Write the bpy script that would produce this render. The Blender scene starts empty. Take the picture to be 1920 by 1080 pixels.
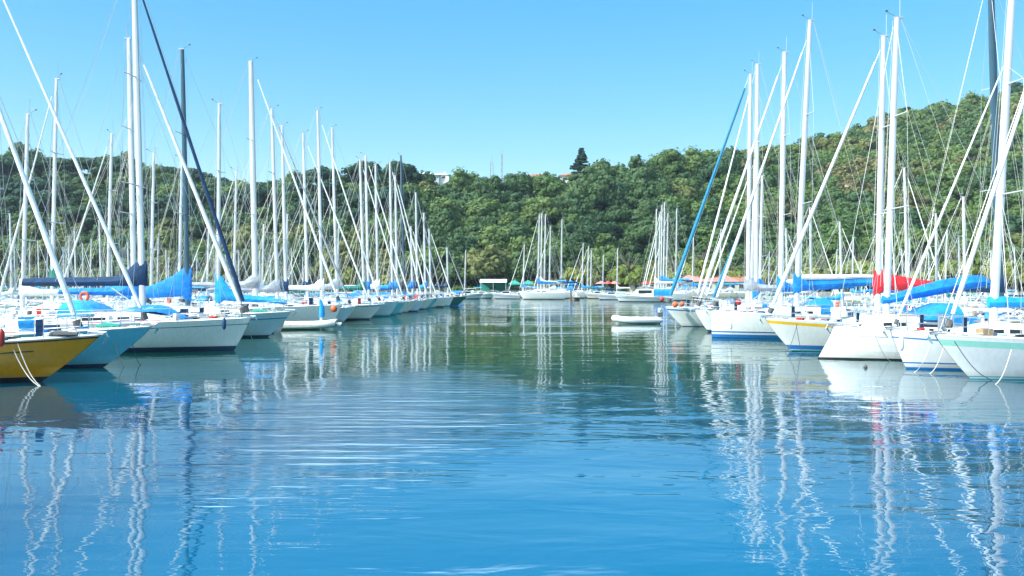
import bpy, math, random
import numpy as np
from mathutils import Vector, Matrix
S = bpy.context.scene
COL = S.collection
R = math.radians
# ------------------------------------------------------------------ camera, sky, sun, exposure
F = 1600.0          # focal length in pixels of the 1920 wide photograph
HZ = 532.0          # horizon row
EYE = 3.0
cam_d = bpy.data.cameras.new('camera'); cam = bpy.data.objects.new('camera', cam_d); COL.objects.link(cam)
cam.location = (0, 0, EYE)
cam.rotation_euler = (R(90) - math.atan((540 - HZ) / F), 0, 0)
cam_d.sensor_width = 36; cam_d.lens = F / 1920 * 36
cam_d.clip_start = 0.3; cam_d.clip_end = 12000
S.camera = cam
SUN_EL, SUN_AZ = 38.0, -120.0        # azimuth measured from +Y (view direction) towards +X
W = bpy.data.worlds.new('World'); S.world = W; W.use_nodes = True
nt = W.node_tree; nt.nodes.clear()
sky = nt.nodes.new('ShaderNodeTexSky'); sky.sky_type = 'NISHITA'; sky.sun_disc = False
sky.sun_elevation = R(SUN_EL); sky.sun_rotation = R(SUN_AZ)
sky.air_density = 1.0; sky.dust_density = 0.1; sky.ozone_density = 3.0; sky.altitude = 0
hs = nt.nodes.new('ShaderNodeHueSaturation'); hs.inputs['Hue'].default_value = 0.492
hs.inputs['Saturation'].default_value = 2.1; hs.inputs['Value'].default_value = 2.0
sg = nt.nodes.new('ShaderNodeGamma'); sg.inputs['Gamma'].default_value = 0.5      # evens the brightness of the sky between zenith and horizon
# cloud added out of view above the frame, to brighten the water by reflection
geo = nt.nodes.new('ShaderNodeTexCoord')
nzc = nt.nodes.new('ShaderNodeTexNoise'); nzc.inputs['Scale'].default_value = 1.6; nzc.inputs['Detail'].default_value = 2
mpc = nt.nodes.new('ShaderNodeMapping'); mpc.inputs['Scale'].default_value = (1, 1, 2.2)
sepc = nt.nodes.new('ShaderNodeSeparateXYZ')
elr = nt.nodes.new('ShaderNodeMapRange'); elr.interpolation_type = 'SMOOTHSTEP'
elr.inputs[1].default_value = 0.33; elr.inputs[2].default_value = 0.46
azr = nt.nodes.new('ShaderNodeMapRange'); azr.interpolation_type = 'SMOOTHSTEP'
azr.inputs[1].default_value = 0.16; azr.inputs[2].default_value = -0.06
nzr = nt.nodes.new('ShaderNodeMapRange'); nzr.inputs[1].default_value = 0.20; nzr.inputs[2].default_value = 0.50
m1 = nt.nodes.new('ShaderNodeMath'); m1.operation = 'MULTIPLY'
m2 = nt.nodes.new('ShaderNodeMath'); m2.operation = 'MULTIPLY'
m3 = nt.nodes.new('ShaderNodeMath'); m3.operation = 'MULTIPLY'; m3.inputs[1].default_value = 0.9
mixc = nt.nodes.new('ShaderNodeMixRGB'); mixc.inputs['Color2'].default_value = (18, 22.5, 25, 1)
bg = nt.nodes.new('ShaderNodeBackground'); bg.inputs['Strength'].default_value = 0.15
wo = nt.nodes.new('ShaderNodeOutputWorld')
L = nt.links.new
L(geo.outputs['Generated'], mpc.inputs['Vector']); L(mpc.outputs[0], nzc.inputs['Vector'])
L(geo.outputs['Generated'], sepc.inputs[0]); L(sepc.outputs['Z'], elr.inputs[0]); L(sepc.outputs['X'], azr.inputs[0])
L(nzc.outputs['Fac'], nzr.inputs[0]); L(elr.outputs[0], m1.inputs[0]); L(azr.outputs[0], m1.inputs[1])
L(m1.outputs[0], m2.inputs[0]); L(nzr.outputs[0], m2.inputs[1]); L(m2.outputs[0], m3.inputs[0])
L(sky.outputs[0], sg.inputs['Color']); L(sg.outputs[0], hs.inputs['Color']); L(hs.outputs[0], mixc.inputs['Color1']); L(m3.outputs[0], mixc.inputs['Fac'])
L(mixc.outputs[0], bg.inputs['Color']); L(bg.outputs[0], wo.inputs[0])
sd = bpy.data.lights.new('sun', 'SUN'); sd.energy = 4.1; sd.angle = R(0.5); sd.color = (1.0, 0.955, 0.88)
so = bpy.data.objects.new('sun', sd); COL.objects.link(so)
sun_dir = Vector((math.sin(R(SUN_AZ)) * math.cos(R(SUN_EL)), math.cos(R(SUN_AZ)) * math.cos(R(SUN_EL)), math.sin(R(SUN_EL))))
so.rotation_euler = sun_dir.to_track_quat('Z', 'Y').to_euler()
S.view_settings.view_transform = 'Standard'; S.view_settings.look = 'None'
S.view_settings.exposure = 0.64; S.view_settings.gamma = 1
S.cycles.max_bounces = 6; S.cycles.diffuse_bounces = 2; S.cycles.glossy_bounces = 3
S.cycles.transmission_bounces = 2; S.cycles.transparent_max_bounces = 4
S.cycles.sample_clamp_indirect = 6; S.cycles.caustics_reflective = False; S.cycles.caustics_refractive = False

def PX(x, d): return (x - 960) / F * d
def PZ(y, d): return EYE + (HZ - y) / F * d
rnd = random.Random(7)

# ------------------------------------------------------------------ materials
MATS = {}
def mat(name, col, rough=0.5, metal=0.0, var=0.10, scale=3.0, bump=0.0, bscale=20.0, coat=0.0, streak=0.0, rand=0.0, spec=0.5):
    if name in MATS: return MATS[name]
    m = bpy.data.materials.new(name); m.use_nodes = True
    n = m.node_tree; b = n.nodes['Principled BSDF']
    b.inputs['Roughness'].default_value = rough; b.inputs['Metallic'].default_value = metal
    b.inputs['Coat Weight'].default_value = coat; b.inputs['Specular IOR Level'].default_value = spec
    tc = n.nodes.new('ShaderNodeTexCoord'); nz = n.nodes.new('ShaderNodeTexNoise')
    nz.inputs['Scale'].default_value = scale; nz.inputs['Detail'].default_value = 4
    mp = n.nodes.new('ShaderNodeMapping')
    if streak: mp.inputs['Scale'].default_value = (streak, streak, 0.35)
    n.links.new(tc.outputs['Object'], mp.inputs[0]); n.links.new(mp.outputs[0], nz.inputs['Vector'])
    cr = n.nodes.new('ShaderNodeMapRange'); cr.inputs[1].default_value = 0.3; cr.inputs[2].default_value = 0.7
    cr.inputs[3].default_value = 1 - var; cr.inputs[4].default_value = 1 + var * 0.5
    n.links.new(nz.outputs['Fac'], cr.inputs[0])
    val = cr.outputs[0]
    if rand:
        oi = n.nodes.new('ShaderNodeObjectInfo'); rr = n.nodes.new('ShaderNodeMapRange')
        rr.inputs[3].default_value = 1 - rand; rr.inputs[4].default_value = 1 + rand
        n.links.new(oi.outputs['Random'], rr.inputs[0])
        mm = n.nodes.new('ShaderNodeMath'); mm.operation = 'MULTIPLY'
        n.links.new(val, mm.inputs[0]); n.links.new(rr.outputs[0], mm.inputs[1]); val = mm.outputs[0]
    h = n.nodes.new('ShaderNodeHueSaturation'); h.inputs['Color'].default_value = (*col, 1)
    n.links.new(val, h.inputs['Value']); n.links.new(h.outputs[0], b.inputs['Base Color'])
    if bump:
        n2 = n.nodes.new('ShaderNodeTexNoise'); n2.inputs['Scale'].default_value = bscale; n2.inputs['Detail'].default_value = 5
        n.links.new(tc.outputs['Object'], n2.inputs['Vector'])
        bp = n.nodes.new('ShaderNodeBump'); bp.inputs['Strength'].default_value = bump; bp.inputs['Distance'].default_value = 0.05
        n.links.new(n2.outputs['Fac'], bp.inputs['Height']); n.links.new(bp.outputs[0], b.inputs['Normal'])
    MATS[name] = m
    return m
for nm, c, r_, k in [
    ('white_gel', (.80, .80, .78), .28, dict(var=.07, streak=3, coat=.3)), ('cream_gel', (.74, .69, .55), .35, dict(var=.08, streak=3)),
    ('grey_gel', (.55, .58, .60), .35, dict(var=.10, streak=3)), ('deck_white', (.74, .74, .71), .6, dict(var=.10, scale=5)),
    ('deck_cream', (.66, .60, .46), .6, dict(var=.10, scale=5)), ('deck_blue', (.42, .58, .66), .6, dict(var=.10, scale=5)),
    ('teak', (.34, .21, .11), .7, dict(var=.25, scale=8)),
    ('yellow_gel', (.98, .36, .002), .25, dict(var=.08, streak=3, coat=.4)), ('sky_gel', (.16, .57, .70), .28, dict(var=.07, streak=3, coat=.3)),
    ('navy_gel', (.02, .05, .13), .2, dict(var=.1, coat=.5)), ('green_gel', (.02, .16, .15), .25, dict(var=.1, coat=.4)),
    ('pale_blue_gel', (.52, .68, .78), .3, dict(var=.07, streak=3, coat=.3)),
    ('stripe_blue', (.02, .17, .47), .4, {}), ('stripe_navy', (.012, .035, .09), .4, {}), ('stripe_black', (.015, .015, .02), .45, {}),
    ('stripe_teal', (.03, .35, .42), .4, {}), ('stripe_mint', (.33, .68, .56), .4, {}), ('stripe_yellow', (.80, .48, .02), .4, {}),
    ('stripe_red', (.5, .03, .02), .4, {}), ('antifoul_blue', (.02, .12, .25), .8, dict(var=.3)), ('antifoul_dark', (.02, .022, .02), .8, dict(var=.3)),
    ('alu', (.60, .61, .62), .38, dict(metal=.25, var=.06)), ('alu_white', (.60, .61, .61), .4, dict(var=.12, scale=1.2, streak=2)), ('alu_grey', (.46, .48, .50), .4, dict(metal=.3, var=.08)),
    ('mast_dark', (.035, .085, .12), .35, dict(var=.1)), ('steel', (.62, .64, .66), .22, dict(metal=.85, var=.05)), ('wire', (.42, .44, .45), .4, dict(metal=.3, var=.05)),
    ('canvas_blue', (.003, .20, .62), .85, dict(var=.30, bump=.9, bscale=5)), ('canvas_sky', (.008, .30, .74), .85, dict(var=.28, bump=.9, bscale=5)),
    ('canvas_navy', (.003, .035, .10), .85, dict(var=.3, bump=.9, bscale=5)), ('canvas_red', (.62, .02, .03), .85, dict(var=.2, bump=.9, bscale=5)),
    ('canvas_grey', (.34, .36, .40), .9, dict(var=.28, bump=.9, bscale=5)), ('canvas_green', (.02, .16, .12), .9, dict(var=.28, bump=.9, bscale=5)),
    ('sailcloth', (.80, .79, .75), .75, dict(var=.10, bump=.5, bscale=5)), ('canvas_black', (.03, .03, .035), .9, dict(var=.1)),
    ('canvas_teal', (.02, .20, .34), .85, dict(var=.15, bump=.4, bscale=6)),
    ('window_dark', (.02, .025, .03), .08, dict(var=.05)), ('rope', (.62, .58, .50), .9, dict(var=.15)), ('rope_dark', (.10, .12, .16), .9, dict(var=.15)),
    ('rubber', (.10, .10, .10), .8, {}), ('rib_grey', (.62, .65, .68), .55, dict(var=.06)), ('fender_white', (.75, .75, .72), .5, {}), ('fender_navy', (.02, .05, .15), .5, {}),
    ('orange', (.75, .12, .03), .6, {}), ('bronze', (.25, .22, .18), .4, dict(metal=.7)),
    ('planks', (.30, .25, .20), .85, dict(var=.25, scale=6)), ('pile', (.18, .16, .14), .9, dict(var=.3, scale=4)), ('stone', (.34, .32, .29), .9, dict(var=.25, scale=1.5, bump=.5)),
    ('plaster', (.62, .56, .46), .9, dict(var=.12, scale=1)), ('plaster_white', (.72, .71, .67), .9, dict(var=.1, scale=1)),
    ('roof_tile', (.36, .13, .08), .85, dict(var=.25, scale=4, bump=.4)), ('roof_white', (.66, .68, .68), .7, dict(var=.1)), ('roof_pink', (.50, .20, .17), .8, dict(var=.15)),
    ('tent_green', (.02, .26, .20), .8, dict(var=.1)), ('bark', (.10, .08, .06), .95, dict(var=.3, scale=3)), ('asphalt', (.05, .05, .05), .9, dict(var=.2)),
    ('lattice', (.22, .24, .27), .6, {}), ('skin', (.42, .25, .17), .6, {}),
    ('rock', (.28, .21, .16), .95, dict(var=.35, scale=.3, bump=.8, bscale=1.5)),
]: mat(nm, c, r_, **k)

for nm in ('white_gel', 'pale_blue_gel', 'sky_gel', 'yellow_gel', 'cream_gel', 'grey_gel'):
    n = MATS[nm].node_tree; b = n.nodes['Principled BSDF']; src_ = b.inputs['Base Color'].links[0].from_socket
    tc = n.nodes.new('ShaderNodeTexCoord'); sp_ = n.nodes.new('ShaderNodeSeparateXYZ'); n.links.new(tc.outputs['Object'], sp_.inputs[0])
    nz = n.nodes.new('ShaderNodeTexNoise'); nz.inputs['Scale'].default_value = 1.6; nz.inputs['Detail'].default_value = 6; n.links.new(tc.outputs['Object'], nz.inputs['Vector'])
    ad = n.nodes.new('ShaderNodeMath'); ad.operation = 'MULTIPLY_ADD'; ad.inputs[1].default_value = -.45; n.links.new(nz.outputs['Fac'], ad.inputs[0]); n.links.new(sp_.outputs['Z'], ad.inputs[2])
    mr = n.nodes.new('ShaderNodeMapRange'); mr.inputs[1].default_value = -.12; mr.inputs[2].default_value = .10; mr.inputs[3].default_value = .38; mr.inputs[4].default_value = 0; n.links.new(ad.outputs[0], mr.inputs[0])
    mx = n.nodes.new('ShaderNodeMixRGB'); mx.inputs[2].default_value = (.30, .27, .16, 1); n.links.new(mr.outputs[0], mx.inputs[0]); n.links.new(src_, mx.inputs[1]); n.links.new(mx.outputs[0], b.inputs['Base Color'])

def foliage(name, col, alt, rand=0.09):
    m = bpy.data.materials.new(name); m.use_nodes = True; n = m.node_tree; b = n.nodes['Principled BSDF']
    b.inputs['Roughness'].default_value = .7; b.inputs['Specular IOR Level'].default_value = .25
    oi = n.nodes.new('ShaderNodeObjectInfo'); g = n.nodes.new('ShaderNodeNewGeometry')
    nz = n.nodes.new('ShaderNodeTexNoise'); nz.inputs['Scale'].default_value = .45; nz.inputs['Detail'].default_value = 2
    n.links.new(g.outputs['Position'], nz.inputs['Vector'])
    add = n.nodes.new('ShaderNodeMath'); add.operation = 'ADD'; n.links.new(oi.outputs['Random'], add.inputs[0]); n.links.new(nz.outputs['Fac'], add.inputs[1])
    mr = n.nodes.new('ShaderNodeMapRange'); mr.inputs[1].default_value = .45; mr.inputs[2].default_value = 1.5
    n.links.new(add.outputs[0], mr.inputs[0])
    mx = n.nodes.new('ShaderNodeMixRGB'); mx.inputs[1].default_value = (*col, 1); mx.inputs[2].default_value = (*alt, 1)
    n.links.new(mr.outputs[0], mx.inputs[0])
    rp = n.nodes.new('ShaderNodeMapRange'); rp.inputs[3].default_value = 1 - rand; rp.inputs[4].default_value = 1 + rand
    n.links.new(g.outputs['Random Per Island'], rp.inputs[0])
    h = n.nodes.new('ShaderNodeHueSaturation'); n.links.new(mx.outputs[0], h.inputs['Color']); n.links.new(rp.outputs[0], h.inputs['Value'])
    n.links.new(h.outputs[0], b.inputs['Base Color'])
    tr = n.nodes.new('ShaderNodeBsdfTranslucent'); n.links.new(h.outputs[0], tr.inputs['Color'])
    ms = n.nodes.new('ShaderNodeMixShader'); ms.inputs[0].default_value = .22
    n.links.new(b.outputs[0], ms.inputs[1]); n.links.new(tr.outputs[0], ms.inputs[2])
    n.links.new(ms.outputs[0], n.nodes['Material Output'].inputs['Surface'])
    MATS[name] = m
foliage('leaf_dark', (.036, .084, .034), (.068, .122, .038))
foliage('leaf_mid', (.066, .128, .032), (.110, .165, .042))
foliage('leaf_olive', (.105, .135, .040), (.15, .165, .05))
foliage('leaf_yellow', (.13, .17, .03), (.19, .21, .05))
foliage('leaf_pine', (.016, .055, .032), (.035, .080, .036))
foliage('leaf_orange', (.26, .14, .05), (.28, .20, .06))
foliage('leaf_brown', (.13, .135, .05), (.18, .17, .065))

# ------------------------------------------------------------------ mesh helper
class MB:
    def __init__(s): s.v = []; s.f = []; s.m = []; s.mats = []
    def mi(s, m):
        if m not in s.mats: s.mats.append(m)
        return s.mats.index(m)
    def grid(s, rows, m, close=False, flip=False):      # rows: list of lists of points
        b = len(s.v); n = len(rows[0]); k = s.mi(m)
        for r in rows: s.v += [tuple(p) for p in r]
        for i in range(len(rows) - 1):
            for j in range(n if close else n - 1):
                q = [b + i * n + j, b + i * n + (j + 1) % n, b + (i + 1) * n + (j + 1) % n, b + (i + 1) * n + j]
                s.f.append(q[::-1] if flip else q); s.m.append(k)
        return b
    def poly(s, pts, m):
        b = len(s.v); s.v += [tuple(p) for p in pts]; s.f.append(list(range(b, b + len(pts)))); s.m.append(s.mi(m))
    def box(s, c, size, m, rz=0):
        cx, cy, cz = c; a, b_, h = [t / 2 for t in size]; ca, sa = math.cos(rz), math.sin(rz)
        P = [(cx + x * ca - y * sa, cy + x * sa + y * ca, cz + z) for z in (-h, h) for x, y in ((-a, -b_), (a, -b_), (a, b_), (-a, b_))]
        b = len(s.v); s.v += P; k = s.mi(m)
        for f in ((3, 2, 1, 0), (4, 5, 6, 7), (0, 1, 5, 4), (1, 2, 6, 5), (2, 3, 7, 6), (3, 0, 4, 7)):
            s.f.append([b + i for i in f]); s.m.append(k)
    def tube(s, pts, r, m, n=6, squash=1.0, caps=True):
        pts = [Vector(p) for p in pts]; rs = r if isinstance(r, (list, tuple)) else [r] * len(pts)
        rows = []
        for i, p in enumerate(pts):
            t = (pts[min(i + 1, len(pts) - 1)] - pts[max(i - 1, 0)])
            if t.length < 1e-9: t = Vector((0, 0, 1))
            t.normalize()
            u = Vector((0, 1, 0)) if abs(t.y) < .9 else Vector((1, 0, 0))
            a = t.cross(u).normalized(); c = t.cross(a).normalized()
            rows.append([p + a * math.cos(2 * math.pi * k / n) * rs[i] + c * math.sin(2 * math.pi * k / n) * rs[i] * squash for k in range(n)])
        b = s.grid(rows, m, close=True)
        if caps:
            k = s.mi(m); s.f.append([b + j for j in range(n)][::-1]); s.m.append(k)
            e = b + (len(rows) - 1) * n; s.f.append([e + j for j in range(n)]); s.m.append(k)
    def build(s, name, parent=None, smooth=True, recalc=True):
        me = bpy.data.meshes.new(name); me.from_pydata(s.v, [], s.f)
        for m in s.mats: me.materials.append(MATS[m])
        me.polygons.foreach_set('material_index', s.m)
        if smooth: me.polygons.foreach_set('use_smooth', [True] * len(s.f))
        me.update()
        if smooth: me.set_sharp_from_angle(angle=R(38))
        o = bpy.data.objects.new(name, me); COL.objects.link(o)
        if parent: o.parent = parent
        return o
def tag(o, label=None, cat=None, group=None, kind=None):
    if label: o['label'] = label
    if cat: o['category'] = cat
    if group: o['group'] = group
    if kind: o['kind'] = kind
    return o
def empty(name, loc=(0, 0, 0), rz=0):
    o = bpy.data.objects.new(name, None); COL.objects.link(o); o.location = loc; o.rotation_euler = (0, 0, rz); o.empty_display_size = .2
    return o
KIDS = {}
def copy_tree(o, parent=None):
    c = o.copy(); COL.objects.link(c); c.parent = parent
    for ch in kids(o): copy_tree(ch, c)
    return c
def kids(o):
    if o.name not in KIDS: KIDS[o.name] = list(o.children)
    return KIDS[o.name]

# ------------------------------------------------------------------ sailboat builder
# local frame: bow towards +X, waterline z = 0, origin amidships
def sailboat(p, root=None):
    L_ = p['L']; B = p.get('B', L_ * .31); fb = p.get('fb', 1.3); fs = p.get('fs', fb * .82); rake = p.get('rake', 1.0)
    sr = p.get('stern', .35)
    hull = p.get('hull', 'white_gel'); boot = p.get('boot', [(.0, .10, 'stripe_navy')]); sheer = p.get('sheer', [])
    deckm = p.get('deck', 'deck_white'); full = p.get('full', True); mastm = p.get('mastm', 'alu_white')
    rk = random.Random(p.get('seed', 1))
    if root is None: root = empty('sailboat')
    def zs(u): return fs + (fb - fs) * u ** 1.6 - .05 * math.sin(math.pi * u)
    def plan(u):
        if u < .42: return .74 + .26 * math.sin(math.pi / 2 * u / .42)
        return max(0.012, (1 - ((u - .42) / .58) ** 2.15)) ** .86
    def hx(u, z):
        q = z / zs(u)
        xb = L_ / 2 - rake * max(0, 1 - q) ** 1.15 - (1.5 * -z if z < 0 else 0)
        xs = -L_ / 2 + (sr * (1 - q) if sr > 0 else -sr * max(0, min(1, q)))
        return xs + u * (xb - xs)
    def hy(u, z):
        zf = max(0.0, (z + .45) / (zs(u) + .45))
        return B / 2 * plan(u) * zf ** (.20 + .75 * max(0, u) ** 3 + .12 * (1 - u))
    us = [0, .06, .14, .24, .34, .44, .54, .63, .71, .78, .84, .89, .93, .96, .98, 1.0]
    # rows of z: absolute first, then relative to the sheer
    absz = [(-.45, 'antifoul_dark'), (-.12, p.get('anti', 'antifoul_dark'))]
    edges = []                                   # (function z(u), material of the band above it)
    edges.append((lambda u: -.45, p.get('anti', 'antifoul_dark'))); edges.append((lambda u: -.15, p.get('anti', 'antifoul_dark')))
    last = -.0
    for a, b_, m in boot:
        if a > last + .005 or last == 0: edges.append((lambda u, a=last: a, p.get('anti', 'antifoul_dark') if last <= 0 and a > 0.01 and p.get('wl', 0) else (hull if last > 0 else m)))
        edges.append((lambda u, a=a: max(a, .012), m)); last = b_
    zlast = last
    top = sheer[0][1] if sheer else .0
    for k in range(4):
        edges.append((lambda u, k=k: zlast + (zs(u) - top - zlast) * k / 4, hull))
    for a, b_, m in sheer:                       # (upper offset, lower offset, material) listed from low to high
        edges.append((lambda u, b_=b_: zs(u) - b_, m))
        edges.append((lambda u, a=a: zs(u) - a, hull))
    edges.append((lambda u: zs(u), None))
    mb = MB()
    for sgn in (1, -1):
        for e in range(len(edges) - 1):
            f0, m = edges[e]; f1, _ = edges[e + 1]
            rows = [[(hx(u, f(u)), sgn * hy(u, f(u)), f(u)) for u in us] for f in (f0, f1)]
            mb.grid(rows, m, flip=(sgn > 0))
    tz = [f(0) for f, _ in edges]
    rows = [[(hx(0, z), y * hy(0, z), z) for y in (-1, -.5, 0, .5, 1)] for z in tz]
    mb.grid(rows, hull)
    sterncap = p.get('stern_cap')
    # toe rail
    for sgn in (1, -1):
        mb.tube([(hx(u, zs(u)), sgn * (hy(u, zs(u)) - .02), zs(u) + .02) for u in us], .028, p.get('rail', 'alu'), n=5, caps=False)
    mb.build('hull', root)
    def dz(u, yf=0): return zs(u) + .07 * (1 - yf * yf)
    def uat(x): return max(0, min(1, (x + L_ / 2) / L_))
    mb = MB(); rows = []
    for u in us: rows.append([(hx(u, zs(u)), f * (hy(u, zs(u)) - .005), dz(u, f) - .004) for f in (-1, -.6, 0, .6, 1)])
    mb.grid(rows, deckm, flip=True)
    d_ = mb.build('deck', root)
    J = p.get('J', .40 * L_); xm = L_ / 2 - J
    # coachroof
    xf = p.get('roof_front', xm + .16 * L_); xa = p.get('roof_aft', xm - .22 * L_); rh = p.get('roof_h', .42)
    mb = MB(); rows = []; sides = []
    N = 9
    for i in range(N + 1):
        t = i / N; x = xa + (xf - xa) * t; u = uat(x)
        w = (B / 2 * plan(u) - .42) * (1 - .25 * t); w = max(w, .18)
        h = rh * (1 - max(0, (t - .55) / .45) ** 1.5 * .93); z0 = zs(u) + .0
        if i in (0, N): h0 = h
        rows.append([(x, -w - .06, z0), (x + .0, -w, z0 + h * .75), (x, -w * .86, z0 + h), (x, 0, z0 + h * 1.0 + .10), (x, w * .86, z0 + h), (x, w, z0 + h * .75), (x, w + .06, z0)])
        sides.append((x, w, z0, h))
    mb.grid(rows, p.get('roofm', 'white_gel'), flip=True)
    mb.poly(rows[0], p.get('roofm', 'white_gel')); mb.poly(rows[-1][::-1], p.get('roofm', 'white_gel'))
    roof = mb.build('coachroof', root)
    for sgn in (1, -1):
        for (a, b_) in ((1, 3), (4, 5), (5.4, 6.2)) if full else ((1, 3.4), (4.2, 6)):
            r0, r1 = [], []; mb = MB()
            for k in range(4):
                t = a + (b_ - a) * k / 3; i = min(int(t), N - 1); fr = t - i
                q = [sides[i][c] * (1 - fr) + sides[i + 1][c] * fr for c in range(4)]
                y0 = q[1] + .06 * (1 - .32 / .75) + .008; y1 = q[1] + .06 * (1 - .66 / .75) + .008
                r0.append((q[0], sgn * y0, q[2] + q[3] * .32)); r1.append((q[0], sgn * y1, q[2] + q[3] * .66))
            mb.grid([r0, r1], 'window_dark', flip=(sgn > 0)); mb.build('window', roof, smooth=False)
    # hatch on roof and foredeck
    mb = MB(); xh = xf + .35; mb.box((min(xh, L_ / 2 - 1.2), 0, dz(uat(xh)) + .04), (.5, .5, .08), 'window_dark'); mb.build('hatch', root, smooth=False)
    mb = MB(); mb.box((xm - .8, 0, zs(uat(xm)) + rh + .12), (.55, .5, .06), 'alu_grey'); mb.build('hatch', root, smooth=False)
    # cockpit coamings
    xs0 = -L_ / 2 + .5
    for sgn in (1, -1):
        mb = MB(); w = B / 2 * plan(uat(xs0)) - .38
        mb.grid([[(x, sgn * (w + o), zs(uat(x)) + h) for x in (xs0, xs0 + .3, (xs0 + xa) / 2, xa + .02)] for o, h in ((.10, 0), (.06, .26), (-.10, .28), (-.14, .0))], p.get('roofm', 'white_gel')); mb.build('cockpit_coaming', root)
    for sgn in (1, -1):
        for k in range(2 if full else 0):
            xw = xa - .5 - k * .9; mb = MB()
            mb.tube([(xw, sgn * (B / 2 * .80 - .38), zs(.2) + .26), (xw, sgn * (B / 2 * .80 - .38), zs(.2) + .40)], [.09, .075], 'steel', n=8); mb.build('winch', root)
    # wheel or tiller
    mb = MB(); xw = -L_ / 2 + 1.3; zc = zs(.1) + .55
    mb.tube([(xw, .42 * math.cos(a), zc + .42 * math.sin(a)) for a in [k * math.pi / 8 for k in range(17)]], .018, 'steel', n=5, caps=False)
    mb.tube([(xw, 0, zs(.1)), (xw, 0, zc)], .07, 'white_gel', n=8)
    mb.build('steering_wheel', root)
    # mast
    zd = zs(uat(xm)) + rh + .05 if xa < xm < xf else dz(uat(xm))
    ztop = p['top']; H = ztop - zd; mr = p.get('mr', .085 + .0035 * (H - 10)) * 1.22; rk_ = R(p.get('mrake', 1.3))
    def mx(z): return xm - (z - zd) * math.tan(rk_)
    mb = MB()
    mb.tube([(mx(z), 0, z) for z in (zd - .02, zd + H * .5, zd + H * .8, ztop)], [mr, mr, mr * .9, mr * .72], mastm, n=10, squash=.72)
    mb.box((mx(ztop) - .05, 0, ztop + .03), (.34, .08, .06), 'alu_grey')
    mast = mb.build('mast', root)
    nspr = p.get('spr', 2 if H > 10 else 1); sh = [.50] if nspr == 1 else [.36, .67]
    spts = []
    for q in sh:
        z = zd + H * q; ln = (B * .30) * (1.15 if q < .5 else .85)
        mb = MB()
        for sgn in (1, -1): mb.tube([(mx(z), 0, z), (mx(z) - .18 * ln, sgn * ln, z + .04)], [.032, .022], 'alu_grey', n=5)
        mb.build('spreader', mast); spts.append((mx(z) - .18 * ln, ln, z + .04))
    mb = MB(); zt = ztop + .05; x0 = mx(ztop)
    ah = p.get('antenna', .9)
    mb.tube([(x0 - .1, .03, zt), (x0 - .1, .03, zt + ah)], .011, 'wire', n=4)
    fl = rk.choice((1, 1, -1)); ws = rk.uniform(.55, 1.0)
    mb.tube([(x0 + .05 * fl, 0, zt), (x0 + .5 * ws * fl, 0, zt + .2)], .009, 'rubber', n=4); mb.box((x0 + .52 * ws * fl, 0, zt + .23), (.10, .04, .07), 'rubber')
    if rk.random() < .6: mb.tube([(x0 - .12, 0, zt), (x0 - .12, 0, zt + .3 * ws)], .008, 'wire', n=4); mb.box((x0 - .2 * ws, 0, zt + .3 * ws), (.34 * ws, .012, .04), 'wire')
    mb.build('wind_vane', mast)
    # boom and cover
    zb = zd + p.get('goose', .95); E = p.get('E', .40 * L_); rise = p.get('rise', .03)
    def bp(s): return Vector((mx(zb) - .12 - s * E, 0, zb + s * E * rise))
    mb = MB(); mb.tube([bp(0), bp(.5), bp(1)], [.065, .07, .06], p.get('boomm', mastm), n=8)
    mb.tube([(mx(zd + .1) - .1, 0, zd + .15), bp(.28)], .028, 'alu_grey', n=5)
    mb.tube([bp(.8), (bp(.8).x - .1, 0, zs(.15) + .3)], .022, 'rope', n=4); mb.build('boom', root)
    cov = p.get('cover', 'canvas_blue')
    if cov:
        prof = p.get('prof') or [(-.02, .95), (.04, .80), (.12, .42), (.3, .30), (.6, .25), (.9, .18), (.97, .12)]
        mb = MB(); rows = []; n = 12
        for i, (s, h) in enumerate(prof):
            c = bp(s); w = .10 + .20 * min(h, .5); w *= 1 + .12 * rk.uniform(-1, 1)
            if s < .05: w = max(.13, mr * 1.5)
            low = -.10 if s > .03 else p.get('wrap', -.12)
            rows.append([(c.x + (.22 if s < 0 else 0) * 0 , math.sin(2 * math.pi * k / n) * w * (1 if math.cos(2 * math.pi * k / n) < .1 else .62),
                          c.z + ((math.cos(2 * math.pi * k / n) + 1) / 2) * (h - low) + low + rk.uniform(-.012, .012)) for k in range(n)])
        # nose going round the front of the mast
        s, h = prof[0]; c = bp(s)
        front = [(mx(zb) + mr + .06, y * .5, z) for (x, y, z) in rows[0]]
        rows.insert(0, front)
        b0 = mb.grid(rows, cov, close=True)
        mb.poly(rows[0], cov); mb.poly(rows[-1][::-1], cov)
        mb.build('sail_cover', root)
    if p.get('flaked'):
        mb = MB(); n = 9; pts = [bp(t) + Vector((0, 0, p['flaked'] * (1 - .35 * t) + .03 * rk.uniform(-1, 1))) for t in (.02, .12, .25, .4, .55, .7, .85, .99)]
        mb.tube(pts, [.16, .17, .15, .16, .14, .13, .11, .05], 'sailcloth', n=8); mb.build('flaked_sail', root)
    # furled jib and forestay
    bow = Vector((L_ / 2 - .12, 0, fb + .12)); fr = p.get('frac', .97)
    hd = Vector((mx(zd + H * fr) + mr, 0, zd + H * fr))
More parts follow.
